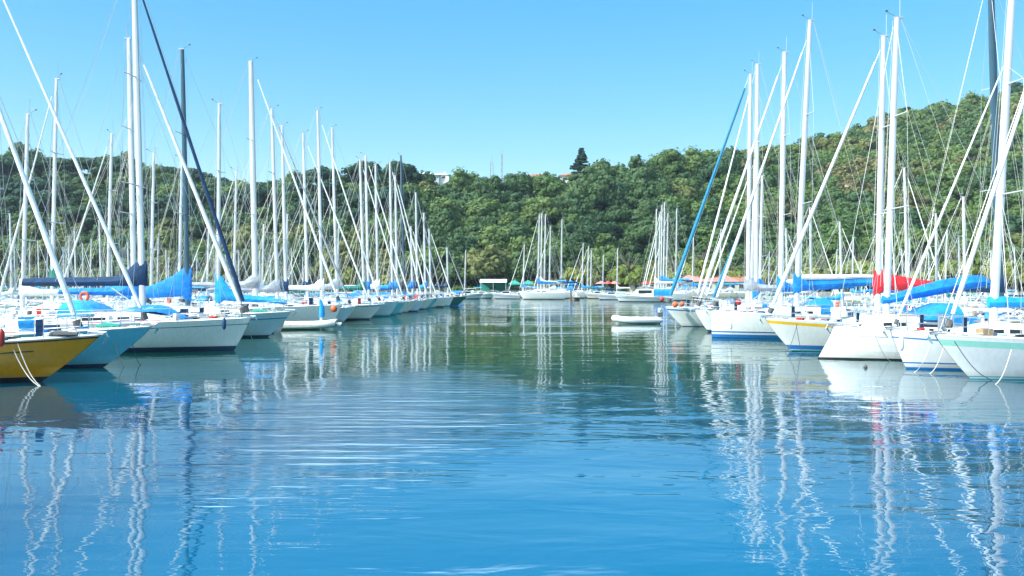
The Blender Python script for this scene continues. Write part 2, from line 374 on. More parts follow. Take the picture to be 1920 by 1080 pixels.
    for jb in p.get('jibs', [dict(m='sailcloth', r=.075)]):
        hd2 = Vector((mx(zd + H * jb.get('frac', fr)) + mr, 0, zd + H * jb.get('frac', fr)))
        foot = bow + Vector((jb.get('dx', 0), 0, jb.get('dz', 0)))
        d = hd2 - foot; rj = jb['r']; mb = MB(); pts = []; rr = []
        for i in range(19):
            t = .045 + (.955 - .045) * i / 18; sag = -.05 * math.sin(math.pi * t) * d.length * .12
            pts.append(foot + d * t + Vector((0, 0, sag * .2))); rr.append(rj * ((.55 + .45 * min(1, t * 8)) * (1 - .62 * t) + .004) * (1 + .07 * rk.uniform(-1, 1)))
        mb.tube(pts, rr, jb['m'], n=8)
        if jb.get('m2'):
            pts2 = [q + Vector((-.35 * rj, -.3 * rj, 0)) for q in pts]; mb.tube(pts2, [q * .85 for q in rr], jb['m2'], n=8)
        mb.tube([foot + d * .012, foot + d * .030], rj * 1.3, 'rubber', n=8)
        mb.tube([foot, hd2], .012, 'wire', n=4)
        mb.build('furled_jib', root)
    # rigging
    wr = p.get('wr', .008); mb = MB()
    mb.tube([bow, hd], wr * 1.2, 'wire', n=4)
    stern = Vector((-L_ / 2 + .1, 0, fs + .1)); mt = Vector((mx(ztop) - .15, 0, ztop))
    sp = stern + (mt - stern) * .32
    if p.get('split', True):
        mb.tube([mt, sp], wr, 'wire', n=4)
        for sgn in (1, -1): mb.tube([sp, (-L_ / 2 + .15, sgn * B * .3, fs + .1)], wr, 'wire', n=4)
    else: mb.tube([mt, stern], wr, 'wire', n=4)
    cy = B / 2 - .12
    for sgn in (1, -1):
        ch = Vector((xm - .15, sgn * cy, zs(uat(xm)) + .05)); prev = ch
        for (x, y, z) in spts:
            q = Vector((x, sgn * y, z)); mb.tube([prev, q], wr, 'wire', n=4); prev = q
        mb.tube([prev, Vector((mx(zd + H * fr), 0, zd + H * fr))], wr, 'wire', n=4)
        zl = spts[0][2] - .1
        mb.tube([ch + Vector((.35, 0, 0)), (mx(zl), 0, zl)], wr, 'wire', n=4); mb.tube([ch - Vector((.45, 0, 0)), (mx(zl), 0, zl)], wr, 'wire', n=4)
        zz = zd + H * .62
        if cov and p.get('lazy', True):
            for s in (.35, .7): mb.tube([bp(s) + Vector((0, sgn * .12, 0)), (mx(zz), sgn * .05, zz)], wr * .7, 'rope', n=3)
    mb.tube([bp(1), mt], wr * .8, 'rope', n=4)
    hz = zd + 1.2                                  # halyards led forward off the mast
    mb.tube([(mx(ztop) + mr + .05, .06, ztop - .1), (xm + mr + .16, .12, hz)], wr * .8, 'rope', n=4)
    mb.build('rigging', root)
    # rails
    rr = .016 if full else .02
    def side(u, sgn, h): return (hx(u, zs(u)) , sgn * (hy(u, zs(u)) - .07), zs(u) + h)
    mb = MB(); h = .62
    pl = [side(.86, 1, h), side(.93, 1, h + .03), side(.975, 1, h + .05), (L_ / 2 + .05, 0, fb + h + .08), side(.975, -1, h + .05), side(.93, -1, h + .03), side(.86, -1, h)]
    mb.tube(pl, rr, 'steel', n=5)
    for sgn in (1, -1):
        mb.tube([side(.86, sgn, 0), side(.86, sgn, h)], rr, 'steel', n=5); mb.tube([side(.95, sgn, 0), side(.955, sgn, h + .04)], rr, 'steel', n=5)
        mb.tube([side(.86, sgn, h * .5), side(.95, sgn, h * .52)], rr * .8, 'steel', n=5)
    mb.build('pulpit', root)
    mb = MB(); st = [.18, .32, .46, .60, .73, .86]
    for sgn in (1, -1):
        for u in st[:-1]: mb.tube([side(u, sgn, 0), side(u, sgn, h)], rr * .8, 'steel', n=4)
        for hh in (.99, .5): mb.tube([side(u, sgn, h * hh) for u in [.07] + st], rr * .42, 'wire', n=3)
    mb.build('guard_rail', root)
    mb = MB()
    mb.tube([side(.16, 1, h), side(.02, 1, h), (hx(0, fs) + .05, hy(0, fs) * .5, fs + h), (hx(0, fs) + .05, -hy(0, fs) * .5, fs + h), side(.02, -1, h), side(.16, -1, h)], rr, 'steel', n=5)
    for sgn in (1, -1):
        for u in (.16, .02): mb.tube([side(u, sgn, 0), side(u, sgn, h)], rr, 'steel', n=5)
    mb.build('pushpit', root)
    # anchor on the bow roller
    if p.get('anchor', full):
        mb = MB(); b0 = Vector((L_ / 2, 0, fb + .06))
        mb.box((b0.x - .1, 0, b0.z), (.5, .12, .05), 'steel'); mb.tube([b0 + Vector((-.35, 0, .08)), b0 + Vector((.22, 0, .05)), b0 + Vector((.28, 0, -.12))], .028, 'steel', n=5)
        mb.grid([[b0 + Vector((.26, -.16, -.08)), b0 + Vector((.26, .16, -.08))], [b0 + Vector((.10, -.04, -.32)), b0 + Vector((.10, .04, -.32))]], 'steel')
        mb.build('anchor', root)
    # sprayhood
    sh_ = p.get('hood')
    if sh_:
        mb = MB(); rows = []; w = B / 2 * plan(uat(xa)) - .36
        for t, hh, ww in ((.95, .0, .95), (.55, .40, .98), (.0, .62, 1.0), (-.55, .60, 1.0)):
            x = xa + t; z0 = zs(uat(xa)) + (rh * .95 if t > .3 else .28)
            top_ = zs(uat(xa)) + rh + hh
            rows.append([(x, -w * ww * math.cos(a), z0 + (top_ - z0) * math.sin(a) ** .6) for a in [math.pi * k / 10 for k in range(11)]])
        mb.grid(rows, sh_); mb.build('sprayhood', root)
    bm_ = p.get('bimini')
    if bm_:
        mb = MB(); w = B * .40; x0 = -L_ / 2 + .7; zt = zs(.1) + 1.75
        mb.grid([[(x0 + dx, -w + 2 * w * k / 8, zt + .16 * math.sin(math.pi * k / 8) - .05 * abs(dx - .9)) for k in range(9)] for dx in (0, .6, 1.2, 1.8)], bm_)
        for sgn in (1, -1):
            for dx in (.1, 1.7): mb.tube([(x0 + .9, sgn * w, zs(.1)), (x0 + dx, sgn * w, zt)], .014, 'steel', n=4)
        mb.build('bimini', root)
    # stuff lying on deck: sail bag, coils
    for (xa_, xb_, m, hh, ww) in p.get('bags', []):
        mb = MB(); rows = []
        for i in range(8):
            t = i / 7; x = xa_ + (xb_ - xa_) * t; u = uat(x); s = math.sin(math.pi * min(.97, max(.06, t))) ** .5
            z0 = dz(u) + (rh * max(0, min(1, (xf - x) / .9)) if x < xf else 0) - .02
            rows.append([(x, ww * s * math.cos(a), z0 + hh * s * (.85 + .15 * rk.random()) * math.sin(a)) for a in [math.pi * k / 8 for k in range(9)]])
        mb.grid(rows, m); mb.build('sail_bag', root)
    for k in range(p.get('coils', 5)):
        x = rk.uniform(-L_ * .40, L_ * .40); u = uat(x); y = rk.choice((-1, 1)) * (B / 2 * plan(u) - .25); r0 = rk.uniform(.10, .18)
        z = zs(u) + .07; mb = MB()
        m = rk.choice(['rope', 'rope_dark', 'rope', 'canvas_blue', 'stripe_red'])
        for q in range(2): mb.tube([(x + r0 * math.cos(a), y + r0 * .7 * math.sin(a), z + q * .05) for a in [j * math.pi / 5 for j in range(11)]], .03, m, n=4, caps=False)
        mb.build('rope_coil', root)
    if full:
        for sgn in (1, -1):
            for u in (.08, .5, .92): mb = MB(); mb.box((hx(u, zs(u)), sgn * (hy(u, zs(u)) - .16), zs(u) + .07), (.24, .05, .05), 'steel'); mb.build('cleat', root)
        mb = MB(); x = -L_ / 2 + .35; y = hy(0, fs) - .15                      # flagstaff or outboard bracket with lifebuoy pouch
        mb.box((x, y * .9, fs + .45), (.22, .3, .42), rk.choice(['sailcloth', 'orange', 'canvas_sky', 'fender_white'])); mb.build('lifebuoy_pouch', root, smooth=False)
        mb = MB(); xv = xm + .5
        for q in range(2): mb.tube([(xv + q * 1.1, .25, zs(uat(xv)) + rh * .9), (xv + q * 1.1, .25, zs(uat(xv)) + rh + .22), (xv + q * 1.1 + .12, .25, zs(uat(xv)) + rh + .26)], [.05, .06, .08], 'alu_white', n=7) if q == 0 else None
        mb.build('ventilator', root)
        mb = MB(); mb.box((xa + .35, 0, zs(uat(xa)) + rh + .05), (.7, .62, .10), p.get('roofm', 'white_gel')); mb.build('companionway_hatch', root, smooth=False)
        for q in range(p.get('gear', 12)):                                  # loose gear on deck and in the cockpit
            x = rk.uniform(-L_ * .46, L_ * .40); u = uat(x); sd_ = rk.choice((1, -1)); yy = sd_ * max(.1, (B / 2 * plan(u) - rk.choice((.22, .3, .75)))); mb = MB()
            onroof = xa < x < xf and abs(yy) < B / 2 * plan(u) - .55; z0 = zs(u) + (rh if onroof else .04)
            t = rk.choice(('can', 'roll', 'box', 'dorade', 'tangle', 'cloth')); mm = rk.choice(['rubber', 'alu_grey', 'canvas_navy', 'fender_white', 'canvas_sky', 'sailcloth', 'canvas_grey', 'teak', 'steel', 'tent_green'])
            if t == 'can': mb.box((x, yy, z0 + .17), (.16, .30, .34), mm, rz=rk.random()); nm = 'jerry_can'
            elif t == 'roll': mb.tube([(x, yy, z0 + .1), (x + .3, yy, z0 + .13), (x + .8, yy + .05, z0 + .1)], [.07, .11, .06], mm, n=7); nm = 'rolled_canvas'
            elif t == 'box': mb.box((x, yy, z0 + .12), (.45, .28, .24), mm, rz=rk.random()); nm = 'deck_locker'
            elif t == 'dorade': mb.tube([(x, yy, z0), (x, yy, z0 + .25), (x + .1, yy, z0 + .33)], [.06, .06, .09], 'alu_white', n=7); nm = 'cowl_vent'
            elif t == 'tangle':
                pp = [(x + rk.uniform(-.4, .4), yy + rk.uniform(-.12, .12), z0 + rk.uniform(.02, .3)) for _ in range(9)]; mb.tube(pp, .022, rk.choice(['rope_dark', 'rope', 'stripe_blue']), n=4, caps=False); nm = 'rope_tangle'
            else:
                a0 = side(max(.1, min(.84, u)), sd_, .62); a1 = side(max(.12, min(.86, u + .05)), sd_, .62)
                mb.grid([[(v[0], v[1] + rk.uniform(-.02, .02) * 2, v[2] - h_ * .5) for v in (a0, a1)] for h_ in (0, .5, 1)], rk.choice(['canvas_sky', 'canvas_navy', 'sailcloth', 'stripe_red', 'canvas_grey'])); nm = 'towel'
            mb.build(nm, root, smooth=(t not in ('can', 'box')))
        for q in range(3):                                                    # sheets and halyard tails lying slack along the deck
            sd_ = rk.choice((1, -1)); mb = MB(); u0 = rk.uniform(.15, .45)
            mb.tube([(hx(u0 + t * .08, zs(.5)), sd_ * (B / 2 * plan(u0 + t * .08) - .35 - .08 * math.sin(t * 2 + q)), zs(u0 + t * .08) + .06 + .05 * rk.random()) for t in range(6)], .016, rk.choice(['rope', 'rope_dark', 'stripe_red', 'stripe_blue']), n=4, caps=False); mb.build('sheet_rope', root)
        for sgn in (1, -1):
            mb = MB(); mb.tube([(xa + .4 + t, sgn * (B / 2 * plan(uat(xa)) - .75), zs(uat(xa)) + rh + .12) for t in (0, 1, 2)], .018, 'teak', n=4); mb.build('handrail', root)
    for (a, b_, z, mm) in p.get('decals', []):     # thin cove line on the topside, starboard and port
        mb = MB()
        for sgn in (1, -1):
            rows = []
            for dzz in (0, .035):
                rows.append([(hx(u, zs(u) - z + dzz), sgn * (hy(u, zs(u) - z + dzz) + .006), zs(u) - z + dzz) for u in [a + (b_ - a) * k / 10 for k in range(11)]])
            mb.grid(rows, mm, flip=(sgn > 0))
        mb.build('cove_line', root)
    root['_L'] = L_
    return root

BOATS = []
GROUPS = {}
def place(o, xbow, d, side, L_, dz=0, yaw=0.0):
    # side 'a': bow towards +X (row along the near-left quay); side 'b': bow towards -X
    s = 1 if side == 'a' else -1
    rz = (0 if side == 'a' else math.pi) + R(yaw)
    cx = xbow - math.cos(rz) * L_ / 2; cy = d - math.sin(rz) * L_ / 2
    o.location = (cx, cy, dz); o.rotation_euler = (R(rnd.uniform(-.6, .6)), R(rnd.uniform(-.35, .35)), rz)
    return o
def named(label, group, side, xb, d, xm, topy, yaw=0, cat='sailboat', **k):
    """xb, xm: where bow tip and mast foot stand across the channel, from the survey of the photograph"""
    X = PX(xb, d); M = PX(xm, d); k['J'] = abs(M - X); k['top'] = PZ(topy, d); k.setdefault('L', 10)
    if k.get('flip'):   # berthed stern out
        k['J'] = k['L'] - abs(M - X); o = sailboat(k)
        sd_ = 'b' if side == 'a' else 'a'
        s = 1 if sd_ == 'a' else -1
        place(o, X + s * k['L'], d, sd_, k['L'], yaw=yaw)
    else:
        o = sailboat(k); place(o, X, d, side, k['L'], yaw=yaw)
    tag(o, label, cat, group); BOATS.append(o)
    return o
GL = 'sailboats along the near side of the pontoon with the yellow boat'
GR = 'sailboats along the near side of the pontoon with the red sail cover'
W_ = 'white_gel'
J1 = lambda m='sailcloth', r=.075, **k: [dict(m=m, r=r, **k)]
named('yellow hulled sloop with a black cove line, nearest boat of its row', GL, 'a', 186, 26.2, -100, -120, L=9.6, fb=1.38, rake=1.75, hull='yellow_gel',
      boot=[(0, .14, 'stripe_black')], sheer=[(.02, .07, 'stripe_black')], rail='alu_white', deck='deck_blue', J=4.6, jibs=[dict(m='sailcloth', r=.10, dx=-.45)], decals=[(.3, .86, .36, 'stripe_black')], cover='canvas_navy', roof_h=.40, coils=9)
named('turquoise hulled sloop with long raked bow beside the yellow boat', GL, 'a', 284, 30.6, -8, -90, L=10.2, fb=1.42, rake=1.7, hull='sky_gel',
      boot=[(0, .12, 'stripe_navy')], rail='alu_white', jibs=[dict(m='sailcloth', r=.085)], cover=None, deck='deck_white', roof_h=.5, roofm='cream_gel', coils=9)
named('long white sloop with wide dark waterline band and navy boom cover', GL, 'a', 470, 38.4, 268, -70, L=11.6, fb=1.42, rake=.75, fs=1.25, hull='white_gel',
      boot=[(0, .20, 'stripe_navy')], sheer=[(.22, .25, 'stripe_navy')], mr=.125, E=5.4, cover='canvas_navy', goose=1.25, rise=0,
      jibs=[dict(m='canvas_navy', r=.11, frac=.94), dict(m='sailcloth', r=.12, frac=.74, dx=-.12)], prof=[(-.03, 1.05), (.03, .98), (.10, .62), (.16, .34), (.4, .30), (.8, .28), (.97, .24)],
      bags=[(.05, 3.0, 'canvas_blue', .34, .55)], hood='canvas_sky', coils=8)
named('white sloop half hidden behind the long white sloop, bare pale mast', GL, 'a', 440, 43.2, 252, 72, L=9.5, fb=1.25, cover='canvas_blue', jibs=[], mr=.12, hood='canvas_sky')
named('pale blue hulled sloop with dark mast and peaked royal blue sail cover', GL, 'a', 546, 48.2, 352, 92, L=11, fb=1.4, rake=1.3, hull='pale_blue_gel',
      boot=[(0, .10, 'stripe_navy')], sheer=[(.30, .36, 'stripe_blue')], mastm='mast_dark', jibs=[], cover='canvas_blue', E=3.6, goose=.75, rise=-.06, mr=.12,
      prof=[(-.02, 1.55), (.05, 1.45), (.2, 1.1), (.45, .72), (.7, .45), (.95, .22)], wrap=-.45, antenna=1.8)
named('white sloop berthed stern out with bright blue cover sweeping up its mast', GL, 'a', 530, 52.4, 409, 196, L=9.2, fb=1.2, flip=True, cover='canvas_sky', jibs=[],
      prof=[(-.02, 1.6), (.05, 1.25), (.14, .70), (.3, .34), (.6, .30), (.97, .16)], E=4.2, wrap=-.4, goose=.6, mr=.10, mrake=.3, rise=-.05, mastm='alu')
named('big white yacht with the tallest pale mast behind the grey inflatable', GL, 'a', 640, 60.5, 479, 116, L=13, B=3.6, fb=1.5, rake=.7, fs=1.3, mr=.17, cover='canvas_grey', jibs=J1(r=.10), E=5.6, boot=[(0, .1, 'stripe_teal')])
# the row continues: (d, mast x, top y, hull, cover, mast)
row_a = [
    (64.2, 522, 206, 'pale_blue_gel', 'canvas_grey', 'alu_white', 'pale blue sloop with grey boom cover next beyond the big white yacht', {}),
    (67.9, 536, 236, W_, 'canvas_navy', 'alu', 'white sloop with navy boom cover just beyond the grey covered boom', {}),
    (71.4, 604, 208, W_, 'sailcloth', 'alu_white', 'white sloop with tall tapering mast and white boom cover', dict(sheer=[(.05, .12, 'stripe_blue')])),
    (74.8, 577, 251, W_, 'canvas_navy', 'alu_white', 'white sloop with navy cover and a slim mast with a forked top', {}),
    (78.4, 633, 241, 'pale_blue_gel', 'canvas_grey', 'alu_white', 'pale blue sloop with thick furled jib crossing its neighbours', {}),
    (81.9, 683, 300, 'sky_gel', 'canvas_green', 'alu_white', 'turquoise sloop with dark green sail cover', {}),
    (85.3, 691, 291, W_, 'canvas_blue', 'alu_white', 'white sloop with royal blue cover behind the turquoise sloop', {}),
    (88.8, 709, 309, W_, 'sailcloth', 'alu', 'white sloop with white boom cover halfway down the pontoon', {}),
    (92.2, 736, 304, 'pale_blue_gel', 'canvas_blue', 'alu_white', 'pale blue sloop with royal blue cover wrapped round its mast', {}),
    (95.8, 745, 330, W_, 'canvas_sky', 'alu', 'white sloop with bright blue cover before the dark masted one', {}),
    (99.4, 758, 291, W_, 'canvas_black', 'mast_dark', 'white sloop with a thin black mast far down the pontoon', {}),
    (103, 774, 425, 'sky_gel', 'canvas_blue', 'alu', 'small turquoise sloop just past the black masted one', {}),
    (106.4, 783, 362, W_, 'canvas_navy', 'alu_white', 'white sloop with navy cover, fourth from the end of the pontoon', {}),
    (110, 798, 400, W_, 'canvas_sky', 'alu_white', 'white sloop with bright blue cover, third from the end of the pontoon', {}),
    (113.4, 808, 430, W_, None, 'alu', 'small white sloop without cover, second from the end of the pontoon', {}),
    (117, 840, 465, 'green_gel', 'canvas_navy', 'alu', 'small dark green sloop at the end of the pontoon', {}),
]
for i, (d, xm, ty, hu, cv, mm, lab, k) in enumerate(row_a):
    J = 4.6 - .02 * (d - 60) * .6
    if i == len(row_a) - 1: J = 2.3
    M = PX(xm, d); line = -11.6 + 3.6 * (d - 60) / 57
    J = min(max(line - M, 3.0), 5.6) if i < len(row_a) - 1 else 2.6
    xb = (M + J) / d * F + 960
    named(lab, GL, 'a', xb, d, xm, ty, L=J * 2.25 + .3, fb=rnd.uniform(1.15, 1.35), rake=rnd.uniform(.6, 1.3), hull=hu, cover=cv, mastm=mm, seed=i, mr=.11, wr=.012,
          jibs=J1(rnd.choice(['sailcloth', 'sailcloth', 'canvas_grey']), .09) if i % 3 != 1 else [], hood=rnd.choice([None, 'canvas_blue', 'canvas_grey']), yaw=rnd.uniform(-2, 2),
          boot=[(0, .12, rnd.choice(['stripe_navy', 'stripe_blue', 'stripe_teal']))], **k)
# near side of the opposite pontoon
named('white sloop with a mint green stripe under its rail, nearest boat of its row', GR, 'b', 1755, 26.8, 2030, -150, L=9.4, fb=1.38, fs=1.2, rake=1.15, yaw=4,
      boot=[(.0, .035, 'stripe_teal'), (.07, .11, 'stripe_teal')], sheer=[(.10, .30, 'stripe_mint')], jibs=J1(r=.085, dx=-.25), cover='canvas_blue', roof_h=.5, coils=10, anti='antifoul_blue')
named('white sloop with two thin blue waterline stripes and a blue cove line', GR, 'b', 1670, 30.1, 1862, -60, L=9.6, fb=1.34, rake=.55,
      boot=[(.0, .06, 'stripe_blue'), (.19, .24, 'stripe_blue')], sheer=[(.20, .25, 'stripe_blue')], jibs=J1(r=.06), frac=.72, mr=.125, mrake=3.0, cover='canvas_sky', boomm='alu_white', E=3.9, goose=.62, rise=.0, roof_h=.42, coils=8,
      prof=[(-.02, .30), (.05, .30), (.2, .26), (.6, .24), (.97, .15)])
named('white cruiser with full rounded bow and thick blue cover on its rising boom', GR, 'b', 1562, 34.2, 1662, 36, L=8.8, B=3.3, fb=1.26, rake=-.62, decals=[(.2, .97, .30, 'alu_grey')], anti='antifoul_dark', fs=1.2, boot=[(.0, .07, 'stripe_black')],
      jibs=[], mr=.115, mrake=1.8, cover='canvas_blue', E=4.0, goose=.62, rise=.17, hood='canvas_blue', prof=[(-.02, .22), (.05, .25), (.2, .36), (.5, .48), (.8, .46), (.93, .36), (.99, .16)], coils=8, roof_h=.45, gear=16)
named('white sloop with an orange yellow stripe under its rail and red sail cover', GR, 'b', 1435, 38, 1645, 70, L=9.8, fb=1.42, rake=1.15, boot=[(.0, .05, 'stripe_teal'), (.07, .26, 'stripe_blue')], sheer=[(.06, .20, 'stripe_yellow')],
      jibs=[dict(m='sailcloth', r=.10, m2='sailcloth')], frac=.95, mr=.115, cover='canvas_red', E=3.4, goose=1.15, rise=-.03, wrap=-.35, prof=[(-.03, .80), (.05, .82), (.15, .62), (.4, .48), (.7, .36), (.97, .2)], mrake=.6, coils=8)
named('white yacht with upright stem and a bold blue double waterline band', GR, 'b', 1333, 47.5, 1493, 40, L=10.6, fb=1.45, rake=.05, boot=[(.0, .18, 'stripe_blue'), (.28, .36, 'stripe_blue')], jibs=J1(r=.10), frac=.93, mr=.13, mrake=2.3,
      cover='canvas_blue', E=4.5, goose=1.0, rise=.07, flaked=.62, prof=[(-.02, .9), (.04, .75), (.1, .45), (.4, .42), (.8, .36), (.97, .22)], wrap=-.3, mastm='alu')
named('white yacht with stubby bow between the upright stem yacht and the orange buoys', GR, 'b', 1303, 53.2, 1463, 99, L=10.6, fb=1.3, rake=.8, jibs=J1(r=.115), frac=.95, mr=.14, mrake=.5, cover='canvas_blue', E=4.6, goose=1.0, rise=.06, hood='canvas_blue', flaked=.5)
named('white yacht with a blue stripe along its rail and blue striped furled jib', GR, 'b', 1247, 59.8, 1402, 141, L=12, fb=1.35, rake=1.2, boot=[(.0, .04, 'stripe_blue')], sheer=[(.12, .22, 'stripe_blue')],
      jibs=[dict(m='canvas_teal', r=.15, m2='pale_blue_gel')], frac=.985, mr=.13, mrake=.2, cover='canvas_grey', E=4.6)
named('white sloop with large peaked royal blue cover beyond the blue striped yacht', GR, 'b', 1300, 66, 1417, 122, L=11, fb=1.3, jibs=J1(r=.10), mr=.15, mrake=.1, cover='canvas_blue', E=4.6, goose=.9, wrap=-.8,
      prof=[(-.02, 1.0), (.05, .9), (.12, .3), (.4, .2), (.97, .1)])
named('white sloop with teal furled jib, second beyond the blue striped yacht', GR, 'b', 1330, 72, 1424, 330, L=9, fb=1.2, jibs=J1('canvas_teal', .14), mr=.10, cover='canvas_blue', E=3.6)
named('white sloop with a rising thin jib, third beyond the blue striped yacht', GR, 'b', 1318, 78, 1408, 300, L=9, fb=1.2, jibs=J1(r=.08), mr=.10, cover=None)
named('long yacht with a dark navy mast and blue cover across the pontoon', 'yachts on the far side of the pontoon', 'a', 2100, 48, 1876, -40, L=12, fb=1.4, J=7, mastm='mast_dark', mr=.19, mrake=1.6, jibs=[], cover='canvas_navy')

# ------------------------------------------------------------------ simpler boats copied for the outer rows
protos = []
PW = [
    dict(L=9, hull=W_, cover='canvas_blue', cn='royal blue', hn='white'), dict(L=8.5, hull=W_, cover='canvas_navy', cn='navy', hn='white'),
    dict(L=9.5, hull='cream_gel', cover='canvas_sky', cn='bright blue', hn='cream'), dict(L=8, hull=W_, cover='sailcloth', cn='white', hn='white'),
    dict(L=9, hull='grey_gel', cover='canvas_grey', cn='grey', hn='grey'), dict(L=8.5, hull=W_, cover=None, cn='', hn='white'),
    dict(L=9, hull='pale_blue_gel', cover='canvas_green', cn='green', hn='pale blue'),
]
for i, q in enumerate(PW):
    k = {a: b for a, b in q.items() if a not in ('cn', 'hn')}
    o = sailboat(dict(k, top=13.0, fb=1.2, rake=.9, seed=50 + i, wr=.011, mr=.10, full=False, coils=3, mastm=['alu_white', 'alu', 'alu_white'][i % 3], hood=[None, 'canvas_blue', 'canvas_grey'][i % 3],
                      bimini='canvas_sky' if i in (2, 5) else None, jibs=J1('sailcloth', .08) if i % 2 == 0 else [], lazy=(i % 2 == 0)))
    protos.append(o)
USED = set()
ORD = ['first', 'second', 'third', 'fourth', 'fifth', 'sixth', 'seventh', 'eighth', 'ninth', 'tenth', 'eleventh', 'twelfth', 'thirteenth', 'fourteenth', 'fifteenth', 'sixteenth', 'seventeenth', 'eighteenth', 'nineteenth', 'twentieth']
def outer(i, xbow, d, side, top, label, group):
    q = PW[i % len(PW)]; o = protos[i % len(protos)]
    if i % len(protos) in USED: o = copy_tree(o)
    else: USED.add(i % len(protos)); kids(o)
    s = top / 13.0; hs_ = min(1.0, max(.7, .35 + .65 * s)) if s < 1 else 1
    place(o, xbow, d, side, q['L'] * hs_, yaw=rnd.uniform(-3, 3)); o.scale = (hs_, hs_, s)
    tag(o, label, 'sailboat', group); BOATS.append(o)
def desc(i):
    q = PW[i % len(PW)]
    return q['hn'] + ' sloop, ' + (q['cn'] + ' cover' if q['cn'] else 'bare boom')
# far side of the yellow boat's pontoon: bows point away from the channel
far_a = [(29.5, -26.9, 11.0), (35.5, -27, 8.5), (42, -28, 8.6), (48.5, PX(45, 48.5), 12.6), (52.3, PX(100, 52.3), 15.5), (58.9, PX(203, 58.9), 13.3), (64.5, PX(283, 64.5), 12.9), (69, PX(335, 69), 13.1),
         (75, -26, 8.5), (80, PX(437, 80), 13.6), (86, -24.6, 9), (92, -24, 10.5), (98, -23, 9), (105, -21, 10)]
for n, (d, M, tp) in enumerate(far_a):
    i = (n * 3 + 1) % 7; J = PW[i]['L'] * .40
    outer(i, M - J, d, 'b', tp, f"{desc(i)}, {ORD[n]} on the outer side of the yellow boat pontoon", "sailboats on the outer side of the yellow boat's pontoon")
far_b = [(54, 28, 8.5), (61, PX(1735, 61), 8), (68, PX(1697, 68), 12.2), (76, 28.6, 8.5), (84, 29, 10.5), (93, 29.3, 9)]
for n, (d, M, tp) in enumerate(far_b):
    i = (n * 2 + 3) % 7; J = PW[i]['L'] * .40
    outer(i, M + J, d, 'a', tp, f"{desc(i)}, {ORD[n]} on the outer side of the red cover pontoon", "sailboats on the outer side of the red cover's pontoon")
rb = random.Random(21)
def field(px, d0, d1, step, tag_, group, slope=0.0, tops=(8.5, 12), miss=.12):
    n = {1: 0, -1: 0}; d = d0
    while d < d1:
        for s in (1, -1):
            if rb.random() < miss: continue
            i = rb.randrange(7); X = px + slope * (d - d0)
            xb = X + s * (1.2 + PW[i]['L'])
            k = n[s]; n[s] += 1
            outer(i, xb, d + rb.uniform(-.5, .5), 'a' if s > 0 else 'b', rb.uniform(*tops), f"{desc(i)}, {ORD[min(k, 19)]} on the {'inner' if s > 0 else 'outer'} side of the {tag_}", group)
        d += step * rb.uniform(.9, 1.25)
field(-58, 74, 182, 5.6, 'second pontoon', 'boats at the second pontoon, a thicket of masts', .06, tops=(7.5, 11))
field(-92, 112, 186, 5.8, 'third pontoon', 'boats at the third pontoon, a thicket of masts', .05, tops=(8, 12))
field(54, 92, 170, 7.5, 'hillside pontoon', 'boats at the pontoon under the steep hillside', .02, tops=(7, 9.5))
field(86, 130, 186, 9, 'outermost pontoon', 'boats at the outermost pontoon', 0, tops=(7, 10))
# middle pontoon ends in the open water between the rows
mid = [(965, 163, 1008, 402, 0, 'white yacht lying first in the middle of the open water, two dark portlights'), (972, 167.5, 1014, 400, 3, 'white covered sloop second in the middle group'), (976, 172, 1020, 402, 5, 'bare boomed sloop third in the middle group, mast closest to its neighbours'),
       (1000, 178, 1052, 411, 1, 'navy covered sloop standing just apart from the three clustered masts'), (986, 183, 1030, 425, 4, 'grey sloop behind the three clustered masts'),
       (1190, 150, 1229, 392, 3, 'white covered sloop whose mast is first of the five clustered ones'), (1192, 154, 1234, 398, 5, 'bare boomed sloop whose mast is second of the five clustered ones'), (1196, 158, 1239, 385, 0, 'royal blue covered sloop whose mast is third and tallest of the five'),
       (1200, 162, 1244, 380, 2, 'cream sloop whose mast is fourth of the five clustered ones'), (1204, 166, 1249, 400, 4, 'grey sloop whose mast is last of the five clustered ones'), (1225, 170, 1267, 391, 1, 'navy covered sloop just past the five clustered masts')]
for (xb, d, xm, ty, i, lab) in mid:
    X = PX(xm, d) - PW[i]['L'] * .40
    outer(i, X, d, 'b', PZ(ty, d), lab, 'boats moored in the middle of the far basin')
small = [(975, 186, 458, 'small sloop with a thin mast before the green tents'), (1085, 182, 457, 'small sloop past the middle group'), (1096, 187, 462, 'small sloop with a short mast under the yellow green trees'), (1104, 181, 470, 'small sloop beside the yellow green trees, stubby mast'),
         (1128, 186, 478, 'tiny sloop before the pink parasols'), (1153, 184, 466, 'small sloop just short of the white motor cruiser'), (868, 186, 470, 'small sloop past the dark green boat'), (1290, 176, 440, 'small sloop before the red roofed house'), (1340, 180, 430, 'small sloop in front of the red roof ridge')]
for n, (xm, d, ty, lab) in enumerate(small):
    i = (n * 2) % 7
    outer(i, PX(xm, d) - PW[i]['L'] * .3, d, 'b', PZ(ty, d), desc(i).split(' sloop')[0] + ' ' + lab, 'small boats before the shore')
for i, o in enumerate(protos):                        # any prototype not placed stays out of the scene
    if i not in USED:
        for ch in list(o.children_recursive): bpy.data.objects.remove(ch)
        bpy.data.objects.remove(o)

